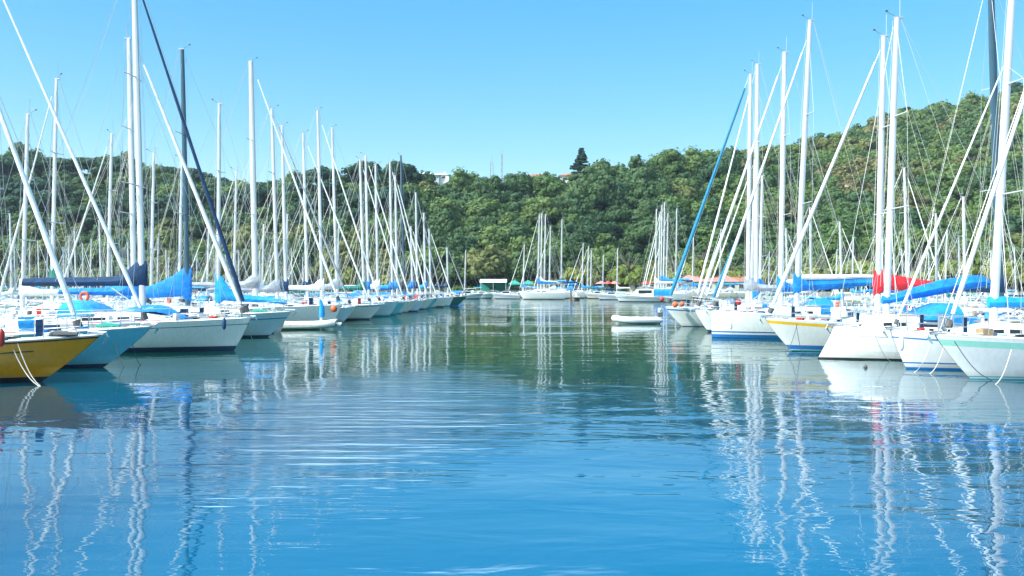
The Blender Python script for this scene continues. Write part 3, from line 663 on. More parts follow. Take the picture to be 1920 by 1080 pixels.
# ------------------------------------------------------------------ motor boats and inflatables
def motorboat(L_, B, hull, cover, seed=1, high=.9):
    root = empty('motor_boat'); mb = MB(); us = [0, .2, .4, .55, .7, .8, .88, .94, .98, 1]
    zs = lambda u: .75 + .45 * u ** 1.5
    pl = lambda u: max(.02, 1 - max(0, (u - .35) / .65) ** 2.4) ** .8
    for sgn in (1, -1):
        for (q0, q1, m) in ((-.3, .12, 'stripe_navy'), (.12, .55, hull), (.55, .62, 'stripe_blue'), (.62, 1, hull)):
            rows = [[(-L_ / 2 + u * (L_ - .9 * (1 - q) * u), sgn * B / 2 * pl(u) * (.72 + .28 * max(q, 0)) * (1 - .5 * u ** 3 * (1 - max(q, 0))), zs(u) * q) for u in us] for q in (q0, q1)]
            mb.grid(rows, m, flip=sgn > 0)
    mb.grid([[(-L_ / 2, y * B * .5 * (.72 + .28 * max(q, 0)), zs(0) * q) for y in (-1, 0, 1)] for q in (-.3, 1)], hull); mb.build('hull', root)
    mb = MB(); mb.grid([[(-L_ / 2 + u * L_, f * B / 2 * pl(u), zs(u) + .05 * (1 - f * f)) for f in (-1, 0, 1)] for u in us], 'deck_white'); mb.build('deck', root)
    mb = MB(); w = B * .36; z = .85
    prof = [(-L_ * .18, 0), (-L_ * .18, high), (L_ * .08, high * 1.03), (L_ * .20, .25), (L_ * .34, .05)]
    mb.grid([[(x, s * (w if k < 3 else w * .8) * (.9 if h > .3 else 1), z + h) for s in (-1, 1)] for k, (x, h) in enumerate(prof)], hull)
    for s in (-1, 1): mb.poly([(x, s * (w if k < 3 else w * .8) * (.9 if h > .3 else 1), z + h) for k, (x, h) in enumerate(prof)] , hull)
    cb = mb.build('cabin', root, smooth=False); mb = MB()
    for s in (-1, 1): mb.grid([[(x, s * (w * .93 + .03), z + h) for x, h in ((-L_ * .14, a), (L_ * .09, a * 1.0))] for a in (high * .45, high * .85)], 'window_dark')
    mb.grid([[(L_ * .095, s * w * .8, z + high * .92) for s in (-1, 1)], [(L_ * .185, s * w * .78, z + .38) for s in (-1, 1)]], 'window_dark'); mb.build('window', cb, smooth=False)
    mb = MB(); pts = [(L_ * .2, B * .40, zs(.7) + .45), (L_ * .38, B * .25, zs(.88) + .5), (L_ * .5, 0, zs(1) + .55), (L_ * .38, -B * .25, zs(.88) + .5), (L_ * .2, -B * .40, zs(.7) + .45)]
    mb.tube(pts, .02, 'steel', n=5)
    for q in pts: mb.tube([(q[0] - .03, q[1], q[2] - .5), q], .016, 'steel', n=4)
    mb.build('pulpit', root)
    if cover:
        mb = MB(); mb.grid([[(x, B * .42 * math.cos(a), 1.0 + (high * .9) * math.sin(a) ** .6) for a in [math.pi * k / 8 for k in range(9)]] for x in (-L_ * .48, -L_ * .3, -L_ * .17)], cover); mb.build('cockpit_canopy', root)
    else:
        mb = MB(); mb.box((-L_ * .47, 0, .95), (.35, .4, .7), 'rubber'); mb.build('outboard_motor', root)
    return root
def inflatable(L_, B, m, m2='deck_white'):
    root = empty('inflatable_dinghy'); r = .24; mb = MB()
    path = [(-L_ / 2 - .25, B / 2 - r, .25), (-L_ / 2, B / 2 - r, .25), (L_ * .1, B / 2 - r, .26), (L_ * .3, B * .36, .30), (L_ * .43, B * .2, .38), (L_ / 2, 0, .42),
            (L_ * .43, -B * .2, .38), (L_ * .3, -B * .36, .30), (L_ * .1, -B / 2 + r, .26), (-L_ / 2, -B / 2 + r, .25), (-L_ / 2 - .25, -B / 2 + r, .25)]
    mb.tube(path, [.06] + [r] * 9 + [.06], m, n=12); mb.build('tube', root)
    mb = MB(); mb.box((-.1, 0, .14), (L_ * .78, B * .55, .10), 'rubber'); mb.box((-L_ / 2 + .1, 0, .32), (.05, B * .55, .38), m2); mb.build('floor_board', root)
    mb = MB(); mb.box((0, 0, .42), (.25, B * .7, .04), m2); mb.build('seat', root)
    mb = MB(); mb.tube([(x, s * (B / 2 + .01), .30) for x in (-L_ / 2, -L_ / 6, L_ / 8)] if 0 else [(x, (B / 2 + .0), .30) for x in (-L_ / 2, -L_ / 6, L_ / 8)], .015, 'rope', n=4)
    mb.tube([(x, -(B / 2 + .0), .30) for x in (-L_ / 2, -L_ / 6, L_ / 8)], .015, 'rope', n=4); mb.build('grab_line', root)
    mb = MB(); mb.tube([(-L_ / 2 - .12, 0, .0), (-L_ / 2 - .12, 0, .55)], .05, 'rubber', n=6); mb.box((-L_ / 2 - .16, 0, .68), (.36, .26, .34), 'rubber'); mb.build('outboard_motor', root)
    return root
def putm(o, x, d, rz, label, cat, s=1):
    o.location = (PX(x, d), d, 0); o.rotation_euler = (0, 0, R(rz)); o.scale = (s, s, s); tag(o, label, cat); return o
putm(inflatable(3.3, 1.6, 'rib_grey'), 1193, 64, 184, 'empty grey white inflatable floating alone in the open water', 'dinghy')
rib = putm(inflatable(4.3, 1.8, 'fender_white'), 572, 56.5, 8, 'white inflatable tender moored before the pale blue bows', 'dinghy')
putm(motorboat(9.5, 3.2, W_, 'canvas_blue', high=1.25), 1205, 142, 180, 'white motor cruiser with blue cockpit canopy before the five masts', 'motor boat')
putm(motorboat(6.5, 2.3, W_, 'canvas_blue', high=.7), 876, 168, 10, 'small white motor boat with blue canopy past the dark green sloop', 'motor boat')
putm(motorboat(5.5, 2.1, W_, None, high=.6), 905, 176, -6, 'small white motor boat with outboard before the green tents', 'motor boat')
putm(motorboat(5.8, 2.2, 'grey_gel', None, high=.7), 948, 170, 175, 'small grey motor boat just beside the middle group', 'motor boat')
putm(motorboat(5.0, 2.0, 'cream_gel', None, high=.6), 1118, 172, 184, 'small cream motor boat between the two mast clusters', 'motor boat')
putm(motorboat(5.8, 2.1, 'grey_gel', 'canvas_grey', high=.6), 1145, 160, 176, 'small grey motor boat with grey canopy beside the white cruiser', 'motor boat')

# ------------------------------------------------------------------ pontoons, piles, fenders, buoys, mooring lines
def pontoon(x0, y0, x1, y1, w, label):
    root = empty('pontoon', ((x0 + x1) / 2, (y0 + y1) / 2, 0), math.atan2(y1 - y0, x1 - x0)); ln = math.hypot(x1 - x0, y1 - y0)
    mb = MB(); mb.box((0, 0, .48), (ln, w, .12), 'planks'); mb.build('deck', root, smooth=False)
    n = int(ln / 6)
    for k in range(n): mb = MB(); mb.box((-ln / 2 + (k + .5) * ln / n, 0, .16), (3.2, w * .85, .5), 'stone'); mb.build('float', root, smooth=False)
    for k in range(0, n, 2):
        mb = MB(); x = -ln / 2 + (k + .5) * ln / n + 2; mb.tube([(x, w / 2 + .2, -1), (x, w / 2 + .2, 1.7)], .11, 'pile', n=8); mb.build('pile', root)
        mb = MB(); mb.box((x, 0, 1.0), (.22, .22, .9), 'plaster_white'); mb.box((x, 0, 1.5), (.26, .26, .12), 'stripe_blue'); mb.build('power_pedestal', root, smooth=False)
    tag(root, label, 'pontoon')
pontoon(-24.2, 12, -17.5, 122, 1.8, 'long floating pontoon behind the sterns of the yellow boat row')
pontoon(23.6, 12, 24.3, 104, 1.5, 'long floating pontoon behind the sterns of the red cover row')
pontoon(-58, 70, -51, 190, 1.6, 'second pontoon lost among the thicket of masts')
pontoon(-92, 108, -88, 192, 1.6, 'third pontoon under the pine hill')
pontoon(54, 88, 55.8, 192, 1.6, 'pontoon under the steep hillside')
pontoon(86, 126, 86, 192, 1.6, 'outermost pontoon under the rocky slope')
pontoon(PX(1062, 172) + 1, 158, PX(1062, 172) + 3, 194, 1.4, 'short pontoon behind the middle group')
pontoon(PX(1290, 160) + 1, 146, PX(1290, 160) + 3, 194, 1.4, 'short pontoon behind the five clustered masts')
def rope_line(p, q, label, m='rope', sag=.25, r=.013):
    p, q = Vector(p), Vector(q); mb = MB()
    mb.tube([p + (q - p) * t - Vector((0, 0, sag * math.sin(math.pi * t))) for t in [k / 8 for k in range(9)]], r, m, n=5)
    tag(mb.build('mooring_line'), label, 'mooring line', 'bow mooring lines running down into the water')
def bowpt(x, y, d): return (PX(x, d), d, PZ(y, d))
for (x0, y0, x1, y1, d, dd, m, lab) in [
    (18, 640, 78, 716, 25.4, 24.9, 'rope', 'pale rope slanting from the yellow hull rail into the water, lower strand'), (30, 636, 79, 714, 25.3, 24.95, 'rope', 'pale rope slanting from the yellow hull rail into the water, upper strand'),
    (208, 612, 234, 676, 30.0, 31.0, 'rope', 'taut pale rope from the turquoise bow to the water'), (247, 640, 268, 684, 30.9, 31.6, 'rope_dark', 'thin dark rope hanging off the turquoise bow'),
    (462, 603, 486, 642, 38.2, 40, 'rope', 'short pale rope at the bow of the long white sloop'), (1790, 640, 1868, 712, 26.0, 26.6, 'rope_dark', 'dark rope crossing the mint striped hull'),
    (1897, 655, 1862, 720, 25.6, 25.4, 'rope', 'grey rope slanting down the mint striped hull'), (1745, 645, 1708, 697, 28.8, 28.9, 'rope', 'grey rope slanting down the blue lined hull'), (1772, 645, 1738, 700, 28.5, 28.4, 'rope', 'second grey rope slanting down the blue lined hull'),
    (1495, 608, 1470, 662, 36.9, 37, 'rope_dark', 'dark rope falling from the orange striped rail towards its bow'), (1493, 608, 1507, 660, 36.7, 37, 'rope_dark', 'dark rope falling straight from the orange striped rail'), (1640, 625, 1675, 672, 32.4, 33, 'rope', 'pale rope off the rounded bow cruiser')]:
    rope_line(bowpt(x0, y0, d), (PX(x1, dd), dd, -.05), lab, m)
def fender(loc, m, label, r=.09, h=.5):
    mb = MB(); x, y, z = loc; mb.tube([(x, y, z), (x, y, z + .05), (x, y, z + .12), (x, y, z + h - .12), (x, y, z + h - .05), (x, y, z + h)], [.03, r * .75, r, r, r * .75, .03], m, n=10)
    mb.tube([(x, y, z + h), (x + .05, y + .15, z + h + .65)], .012, 'rope', n=4)
    tag(mb.build('fender'), label, 'fender', 'fenders hung over the boat sides')
def ball(loc, r, m, label, name='buoy', cat='buoy'):
    mb = MB(); x, y, z = loc; mb.tube([(x, y, z + r * math.sin(a)) for a in [(-.5 + k / 8) * math.pi for k in range(9)]], [max(.01, r * math.cos(a)) for a in [(-.5 + k / 8) * math.pi for k in range(9)]], m, n=12)
    mb.tube([(x, y, z + r * .95), (x, y, z + r * 1.2)], .04, 'rubber', n=6)
    tag(mb.build(name), label, cat)
ball(bowpt(626, 579, 58.2), .24, 'orange', 'round orange buoy hanging at the big white yacht bow')
ball(bowpt(1266, 571, 58.6), .20, 'orange', 'orange buoy on the foredeck of the blue striped yacht, nearest its bow')
ball(bowpt(1279, 570, 58.9), .17, 'orange', 'orange buoy on the foredeck of the blue striped yacht, next to a bigger one')
ball(bowpt(1241, 561, 61.2), .17, 'stripe_red', 'red buoy hanging just ahead of the blue striped yacht')
ball(bowpt(1385, 567, 47.0), .17, 'stripe_red', 'small red buoy on the rail of the upright stem yacht')
ball((PX(1623, 30.5), 30.5, .03), .07, 'rubber', 'tiny black float on the water before the rounded bow')
ball((PX(1237, 95), 95, .1), .2, 'fender_white', 'white mooring buoy on the open water')
def horseshoe(loc, m, label):
    mb = MB(); x, y, z = loc; mb.tube([(x + .14 * math.sin(a), y, z - .14 * math.cos(a)) for a in [R(150 - 300 * k / 12 + 180) for k in range(13)]], .05, m, n=7)
    tag(mb.build('lifebuoy'), label, 'lifebuoy')
horseshoe(bowpt(158, 556, 30.0), 'orange', 'orange horseshoe lifebuoy above the turquoise sloop roof')
for (x, y, d, m, lab) in [(-0 + 2, 632, 24.2, 'stripe_red', 'dark red fender standing on the yellow boat rail'), (1690, 640, 28.4, 'fender_white', 'white fender on the blue lined hull'), 
                          (420, 600, 36.6, 'fender_navy', 'navy fender on the long white sloop'), (1370, 600, 45.8, 'fender_white', 'white fender on the upright stem yacht')]:
    fender(bowpt(x, y + 18, d), m, lab)
mb = MB(); d = 57.8; x = PX(603, d)
mb.tube([(x, d, -1), (x, d, .75)], .13, 'alu_white', n=8); o = empty('mooring_post', (0, 0, 0)); mb.build('post', o)
mb = MB(); mb.tube([(x, d, .75), (x + .02, d, 1.3), (x - .05, d, 1.75), (x - .12, d, 1.95)], [.20, .18, .12, .05], 'canvas_sky', n=8); mb.build('cloth_wrap', o)
tag(o, 'white mooring post wrapped in light blue cloth by the white inflatable', 'mooring post')

# ------------------------------------------------------------------ water
me = bpy.data.meshes.new('water'); X0, X1, Y0, Y1 = -900, 900, -60, 215
me.from_pydata([(X0, Y0, 0), (X1, Y0, 0), (X1, Y1, 0), (X0, Y1, 0)], [], [(0, 1, 2, 3)]); me.update()
wt = bpy.data.objects.new('water', me); COL.objects.link(wt); wt['kind'] = 'structure'
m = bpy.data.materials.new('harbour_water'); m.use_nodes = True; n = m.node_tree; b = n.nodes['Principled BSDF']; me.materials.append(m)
b.inputs['IOR'].default_value = 2.15; b.inputs['Specular Tint'].default_value = (.58, .93, 1, 1)
tc = n.nodes.new('ShaderNodeTexCoord')
def nse(scale, sx, sy, det=2, rough=.5, rot=0, dist=0):
    mp = n.nodes.new('ShaderNodeMapping'); mp.inputs['Scale'].default_value = (sx, sy, 1); mp.inputs['Rotation'].default_value = (0, 0, R(rot))
    z = n.nodes.new('ShaderNodeTexNoise'); z.inputs['Scale'].default_value = scale; z.inputs['Detail'].default_value = det; z.inputs['Roughness'].default_value = rough
    z.inputs['Distortion'].default_value = dist
    n.links.new(tc.outputs['Object'], mp.inputs[0]); n.links.new(mp.outputs[0], z.inputs['Vector']); return z.outputs['Fac']
def mth(op, a, b_):
    q = n.nodes.new('ShaderNodeMath'); q.operation = op
    for i, v in enumerate((a, b_)):
        if isinstance(v, (int, float)): q.inputs[i].default_value = v
        else: n.links.new(v, q.inputs[i])
    return q.outputs[0]
def mrng(v, a, b_, c, d):
    q = n.nodes.new('ShaderNodeMapRange'); q.interpolation_type = 'SMOOTHSTEP'
    for i, t in enumerate((a, b_, c, d)): q.inputs[i + 1].default_value = t
    n.links.new(v, q.inputs[0]); return q.outputs[0]
w1 = nse(.9, .55, 1.15, 3, .5, 8, .6); w2 = nse(.30, .6, 1.2, 2, .4, -12, .4); w3 = nse(3.2, .7, 1.2, 2, .5, 5, .3)
patch = mrng(nse(.055, .5, 1.4, 2), .38, .62, .40, 1.25)
# calm strips in the lee of the hulls on both sides, ruffled water in the open channel further out
sx = n.nodes.new('ShaderNodeSeparateXYZ'); n.links.new(tc.outputs['Object'], sx.inputs[0])
hgt = mth('ADD', mth('MULTIPLY', w1, .050), mth('ADD', mth('MULTIPLY', w2, .11), mth('MULTIPLY', w3, .0060)))
hgt = mth('MULTIPLY', hgt, patch)
w4 = nse(1.5, .22, 1.9, 3, .55, 3, .2)
bp_ = n.nodes.new('ShaderNodeBump'); bp_.inputs['Distance'].default_value = 1.0; bp_.inputs['Strength'].default_value = .46
n.links.new(bp_.outputs[0], b.inputs['Normal'])
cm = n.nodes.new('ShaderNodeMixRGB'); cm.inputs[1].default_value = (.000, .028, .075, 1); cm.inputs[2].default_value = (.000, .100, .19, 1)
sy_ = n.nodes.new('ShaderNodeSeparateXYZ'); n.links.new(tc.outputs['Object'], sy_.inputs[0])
ex, ey = mth('DIVIDE', sy_.outputs['X'], 5.5), mth('DIVIDE', mth('SUBTRACT', sy_.outputs['Y'], 9), 8)      # painted brightness: paler cyan put into the water colour in mid-channel
glow_tint = mrng(mth('ADD', mth('MULTIPLY', ex, ex), mth('MULTIPLY', ey, ey)), .1, 1.6, .6, 0)
n.links.new(mth('MINIMUM', mth('ADD', glow_tint, mrng(nse(.04, 1, 1, 2), .40, .7, 0, .6)), 1.0), cm.inputs[0]); 
# green of the wooded hill's reflection put into the water colour farther out
# a breath of wind roughens the open channel, the lee of the hulls stays glassy
dx_ = mth('DIVIDE', mth('ADD', sx.outputs['X'], 2.9), 3.0); dy_ = mth('DIVIDE', mth('SUBTRACT', sx.outputs['Y'], 21), 8.0)
rad = mth('ADD', mth('ADD', mth('MULTIPLY', dx_, dx_), mth('MULTIPLY', dy_, dy_)), mth('MULTIPLY', mth('SUBTRACT', nse(.5, .28, 1.8, 4, .6), .5), 2.2))
n.links.new(mrng(rad, -.1, 1.7, .20, .015), b.inputs['Roughness'])
n.links.new(mth('ADD', hgt, mth('MULTIPLY', w4, mrng(rad, -.1, 1.9, .16, .006))), bp_.inputs['Height'])
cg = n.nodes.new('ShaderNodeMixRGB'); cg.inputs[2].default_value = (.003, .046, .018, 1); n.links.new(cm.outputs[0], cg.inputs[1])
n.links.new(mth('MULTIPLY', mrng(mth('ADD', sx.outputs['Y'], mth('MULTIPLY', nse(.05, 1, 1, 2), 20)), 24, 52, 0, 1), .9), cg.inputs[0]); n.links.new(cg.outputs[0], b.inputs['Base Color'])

# ------------------------------------------------------------------ land
RIDGE = [(-400, 285, 300), (0, 288, 300), (60, 290, 300), (130, 299, 300), (200, 303, 300), (240, 298, 300), (300, 312, 300), (380, 328, 295), (450, 333, 290), (530, 330, 285), (600, 322, 280), (700, 312, 272), (760, 320, 265), (800, 326, 262), (900, 326, 262),
         (960, 318, 262), (1000, 310, 262), (1040, 322, 262), (1090, 320, 262), (1140, 316, 264), (1190, 306, 268), (1240, 295, 272), (1340, 297, 285), (1400, 290, 300), (1450, 276, 320), (1500, 270, 340), (1560, 260, 360), (1600, 244, 372), (1650, 224, 384), (1700, 208, 395),
         (1800, 198, 405), (1850, 190, 410), (1880, 180, 412), (1920, 170, 415), (2100, 130, 430), (2600, 90, 440)]
ra = np.array(RIDGE, float)
SHORE = 202.0
TH = 9.0
def ridge(px): return float(np.interp(px, ra[:, 0], ra[:, 1])), float(np.interp(px, ra[:, 0], ra[:, 2]))
def ground(X, Y):
    px = 960 + X / max(Y, 1) * F; ry, rd = ridge(px); rh = PZ(ry, rd) - TH
    s0 = SHORE + 16
    if Y < s0: return .9
    t = (Y - s0) / (rd - s0)
    if t > 1: return rh - (Y - rd) * .03
    k = .55 if px > 1350 else .85
    e = t * t * (3 - 2 * t)
    return .9 + (rh - .9) * (k * t ** .8 + (1 - k) * e)
mb = MB(); rows = []
ys = [SHORE, SHORE + 6, SHORE + 12, SHORE + 18, SHORE + 26] + [SHORE + 26 + 8 * k for k in range(1, 30)] + [470, 560, 800, 1500]
xs = [-900 + 18 * k for k in range(101)]
for y in ys: rows.append([(x * (1 + (y - SHORE) / 600), y, ground(x * (1 + (y - SHORE) / 600), y) + (.35 * math.sin(x * .21 + y * .13) if y > SHORE + 14 else 0)) for x in xs])
mb.grid(rows, 'rock'); hill = mb.build('hillside'); hill['kind'] = 'structure'
gm = mat('hill_ground', (.045, .055, .022), .95, var=.4, scale=.08, bump=.6, bscale=.5); hill.data.materials[0] = gm
mb = MB(); mb.box((0, SHORE - .6, .35), (1800, 1.4, 1.5), 'stone'); mb.build('quay', smooth=False)['kind'] = 'structure'

# trees -------------------------------------------------------------------------------------------
def crown_mesh(name, kind, leafm, seed, nl=34, per=75, size=.055, core=True):
    """unit crown: radius about 1 across, base at z=0; lobes of small leaf faces"""
    g = np.random.default_rng(seed); V = []; Fc = []
    lobes = []
    for i in range(nl):
        if kind == 'broad':
            a = g.uniform(0, 2 * math.pi); ph = math.acos(g.uniform(-.4, 1)); lump = 1 + .20 * math.sin(3 * a + seed) + .14 * math.sin(5 * ph + 2 * a + seed * 1.7)
            r = g.uniform(.42, .74) * lump
            c = np.array([math.cos(a) * math.sin(ph) * r, math.sin(a) * math.sin(ph) * r, .85 + math.cos(ph) * r * .9]); lr = g.choice([.17, .24, .30, .36]) * g.uniform(.85, 1.15)
            lobes.append((c, lr, np.array([1, 1, .8])))
        elif kind == 'pine':
            a = g.uniform(0, 2 * math.pi); r = g.uniform(.1, .85); c = np.array([math.cos(a) * r, math.sin(a) * r, 1.25 - .35 * r * r + g.uniform(-.22, .12)])
            lobes.append((c, g.uniform(.18, .30), np.array([1.2, 1.2, .55])))
        elif kind == 'cone':
            t = (i + .5) / nl; a = g.uniform(0, 2 * math.pi); r = (1 - t) * .62 * g.uniform(.5, 1.15); c = np.array([math.cos(a) * r, math.sin(a) * r, .25 + t * 2.5])
            lobes.append((c, .10 + .2 * (1 - t), np.array([1.1, 1.1, .45])))
        elif kind == 'dome':
            a = g.uniform(0, 2 * math.pi); ph = math.acos(g.uniform(0, 1)); r = .78
            c = np.array([math.cos(a) * math.sin(ph) * r, math.sin(a) * math.sin(ph) * r, .25 + math.cos(ph) * r * .55]); lobes.append((c, g.uniform(.18, .28), np.array([1, 1, .7])))
    quads = []
    for c, lr, sq in lobes:
        p = g.normal(size=(per, 3)); p /= np.linalg.norm(p, axis=1)[:, None]
        keep = p[:, 2] > -.55; p = p[keep]; n_ = len(p)
        pos = c + p * lr * sq * g.uniform(.80, 1.14, (n_, 1))
        nr = p / sq + g.normal(size=(n_, 3)) * .26; nr /= np.linalg.norm(nr, axis=1)[:, None]
        t = np.cross(nr, g.normal(size=(n_, 3))); t /= np.linalg.norm(t, axis=1)[:, None]; bt = np.cross(nr, t)
        s = size * g.uniform(.6, 1.35, (n_, 1))
        q = np.stack([pos - t * s - bt * s * .8, pos + t * s * .9 - bt * s, pos + t * s * 1.1 + bt * s * .7, pos - t * s * .8 + bt * s], 1); quads.append(q)
    Q = np.concatenate(quads).reshape(-1, 3); nq = len(Q) // 4
    V = [Q]; faces = np.arange(nq * 4).reshape(-1, 4)
    cf = []; base = nq * 4
    if core:
        # inner mass of each lobe: coarse octahedral ball, keeps the crown from being see-through
        u = np.array([[1, 0, 0], [0, 1, 0], [-1, 0, 0], [0, -1, 0], [0, 0, 1], [0, 0, -1]], float)
        for c, lr, sq in lobes:
            V.append(c + u * lr * sq * .80)
            for f in ((0, 1, 4), (1, 2, 4), (2, 3, 4), (3, 0, 4), (1, 0, 5), (2, 1, 5), (3, 2, 5), (0, 3, 5)): cf.append([base + k for k in f])
            base += 6
    A = np.concatenate(V); me = bpy.data.meshes.new(name)
    nf = nq + len(cf); me.vertices.add(len(A)); me.vertices.foreach_set('co', A.astype(np.float32).ravel())
    lp = np.concatenate([faces.ravel(), np.array(cf, int).ravel()]) if cf else faces.ravel()
    me.loops.add(len(lp)); me.loops.foreach_set('vertex_index', lp.astype(np.int32))
    tot = np.concatenate([np.full(nq, 4), np.full(len(cf), 3)]).astype(np.int32); st = np.concatenate([[0], np.cumsum(tot)[:-1]]).astype(np.int32)
    me.polygons.add(nf); me.polygons.foreach_set('loop_start', st); me.polygons.foreach_set('loop_total', tot)
    me.materials.append(MATS[leafm]); me.update(calc_edges=True); me.validate()
    return me, A, lp, st, tot
def trunk_mesh(name, kind, seed):
    g = random.Random(seed); mb = MB(); top = 1.0 if kind != 'cone' else 2.6
    mb.tube([(0, 0, -.6), (.03, .0, .1), (-.02, .03, .6), (0, 0, top)], [.10, .075, .06, .025], 'bark', n=7)
    for k in range(5 if kind != 'cone' else 0):
        a = k * 1.3 + g.random(); z = .45 + .08 * k; mb.tube([(0, 0, z), (.3 * math.cos(a), .3 * math.sin(a), z + .25), (.55 * math.cos(a), .55 * math.sin(a), z + .5)], [.04, .028, .012], 'bark', n=5)
    o = mb.build(name); me = o.data; bpy.data.objects.remove(o); return me
TREES = {}
for key, kind, leafm, nv in (('dark', 'broad', 'leaf_dark', 4), ('mid', 'broad', 'leaf_mid', 3), ('olive', 'broad', 'leaf_olive', 2), ('yellow', 'dome', 'leaf_yellow', 2), ('pine', 'pine', 'leaf_pine', 3), ('cone', 'cone', 'leaf_pine', 2),
                             ('orange', 'broad', 'leaf_orange', 1), ('brown', 'broad', 'leaf_brown', 2)):
    TREES[key] = []
    for v in range(nv):
        c = crown_mesh('crown', kind, leafm, hash((key, v)) % 1000 if 0 else len(key) * 31 + v * 7 + ord(key[0]), nl=(78 if kind == 'broad' else 46 if kind != 'dome' else 40), per=(64 if kind == 'broad' else 90), size=(.048 if kind == 'broad' else .055))
        TREES[key].append((c, trunk_mesh('trunk', kind, v)))
KN = {'dark': ('broadleaf_tree', 'dark green broadleaf tree'), 'mid': ('broadleaf_tree', 'fresh green broadleaf tree'), 'olive': ('broadleaf_tree', 'olive green broadleaf tree'), 'yellow': ('round_topped_tree', 'yellow green round topped tree'),
      'pine': ('pine_tree', 'dark spreading pine tree'), 'cone': ('conifer_tree', 'dark pointed conifer'), 'orange': ('broadleaf_tree', 'orange leaved tree'), 'brown': ('broadleaf_tree', 'browning broadleaf tree')}
def tree(key, v, loc, r, hs, rz, label, group):
    (c, *_), t = TREES[key][v % len(TREES[key])]
    o = empty(KN[key][0], loc, rz); o.scale = (r, r, r * hs)
    for nm, me in (('crown', c), ('trunk', t)):
        q = bpy.data.objects.new(nm, me); COL.objects.link(q); q.parent = o
    tag(o, label, 'tree', group); return o
rt = random.Random(5); spots = []
# walk the hill in steps of azimuth and height so that the cover is even as seen from the basin
for iy in range(0, 40):
    Y = SHORE + 15 + iy * 6.2
    X = -420 + rt.uniform(0, 6)
    while X < 400:
        px = 960 + X / Y * F; ry, rd = ridge(px)
        stepx = 7.2 * (1 + max(0, (Y - 260)) / 500)
        if -420 < px < 2250 and Y < rd + 4:
            t = (Y - SHORE - 15) / (rd - SHORE - 15)
            jx, jy = rt.uniform(-1.9, 1.9), rt.uniform(-1.9, 1.9)
            r = rt.choice([3.8, 4.8, 5.6, 6.2, 7.2]) * rt.uniform(.92, 1.08)
            u = rt.random()
            if px < 760: key = ('olive' if u < .45 else 'mid' if u < .75 else 'dark') if t < .28 else ('pine' if u < .62 else 'dark' if u < .9 else 'mid')
            elif px < 1380: key = 'dark' if u < .55 else 'mid' if u < .97 else 'olive'
            else: key = 'mid' if u < .52 else 'dark' if u < .84 else 'olive' if u < .985 else 'brown'
            if 1570 < px < 1660 and .35 < t < .6 and u < .7: key = 'brown'
            if t > .93 and px > 1500: key = 'pine' if u < .5 else 'dark'
            spots.append([X + jx, Y + jy, px, t, key, r])
        X += stepx
# front-most first: visible size ~ r / distance and how little stands before it
def vis(s):
    X, Y, px, t, key, r = s
    if not -60 < px < 1990: return 0
    z0 = ground(X, Y); z1 = ground(X - 0, Y - 7)
    up = (z0 - EYE) / Y - (z1 - EYE) / (Y - 7)
    return (max(up, 0) + .004) * r / Y
for k in range(34):
    px = 735 + k * 5.3 if k < 30 else 1000 + (k - 30) * 26; d = 272 + rt.uniform(-3, 3); spots.append([PX(px, d), d, px, 1.0, rt.choice(['dark', 'mid', 'pine']), rt.uniform(3.2, 4.2)])
back = []
for row in range(2):
    px = -440.0
    while px < 2260:
        ry, rd = ridge(px); d = rd + 3 - row * 6; back.append([PX(px, d), d, px, 1.0, 'dark', rt.uniform(3.6, 4.6)]); px += 4.2 / rd * F
spots.sort(key=vis, reverse=True)
NT = 285
print('tree spots', len(spots))
ORD2 = ORD + ['twenty-' + q for q in ORD[:9]]
ORD2 = ORD + ['twenty-' + q for q in ORD[:9]] + ['thirtieth'] + ['thirty-' + q for q in ORD[:9]] + ['fortieth'] + ['forty-' + q for q in ORD[:9]]
reg = lambda px, t: ('at the foot of' if t < .14 else 'low on' if t < .34 else 'halfway up' if t < .6 else 'high on' if t < .85 else 'topping') + (' the pine covered hill' if px < 760 else ' the middle wooded slope' if px < 1380 else ' the high hillside')
bins = {}
for q in spots[:NT]: bins.setdefault((q[4], reg(q[2], q[3])), []).append(q)
i = 0
for (key, rg), lst in bins.items():
    lst.sort(key=lambda q: q[2])
    for k, (X, Y, px, t, _, r) in enumerate(lst):
        i += 1; hs_ = rt.uniform(.85, 1.15) * (1.15 if key == 'pine' else 1)
        tree(key, i, (X, Y, ground(X, Y) - (.3 if key != 'pine' else .0)), r, hs_, rt.uniform(0, 6.28), f"{KN[key][1]} {rg}, {ORD2[k]} from the left", 'trees ' + rg)
# the rest of the wood as one mass
VV, LL, TT, MI = [], [], [], []; off = 0; wm = ['leaf_dark', 'leaf_mid', 'leaf_olive', 'leaf_pine', 'leaf_brown']
for i, (X, Y, px, t, key, r) in enumerate(spots[NT:] + back):
    (me_, A, lp, st, tot), _ = TREES[key][i % len(TREES[key])]
    a = rt.uniform(0, 6.28); ca, sa = math.cos(a), math.sin(a); M3 = np.array([[ca, -sa, 0], [sa, ca, 0], [0, 0, 1]])
    P = (A @ M3.T) * np.array([r, r, r * rt.uniform(.9, 1.1)]) + np.array([X, Y, ground(X, Y) - (.3 if i < len(spots) - NT else 2.2)])
    VV.append(P); LL.append(lp + off); TT.append(tot); off += len(A)
    MI.append(np.full(len(tot), wm.index({'dark': 'leaf_dark', 'mid': 'leaf_mid', 'olive': 'leaf_olive', 'pine': 'leaf_pine', 'brown': 'leaf_brown'}[key])))
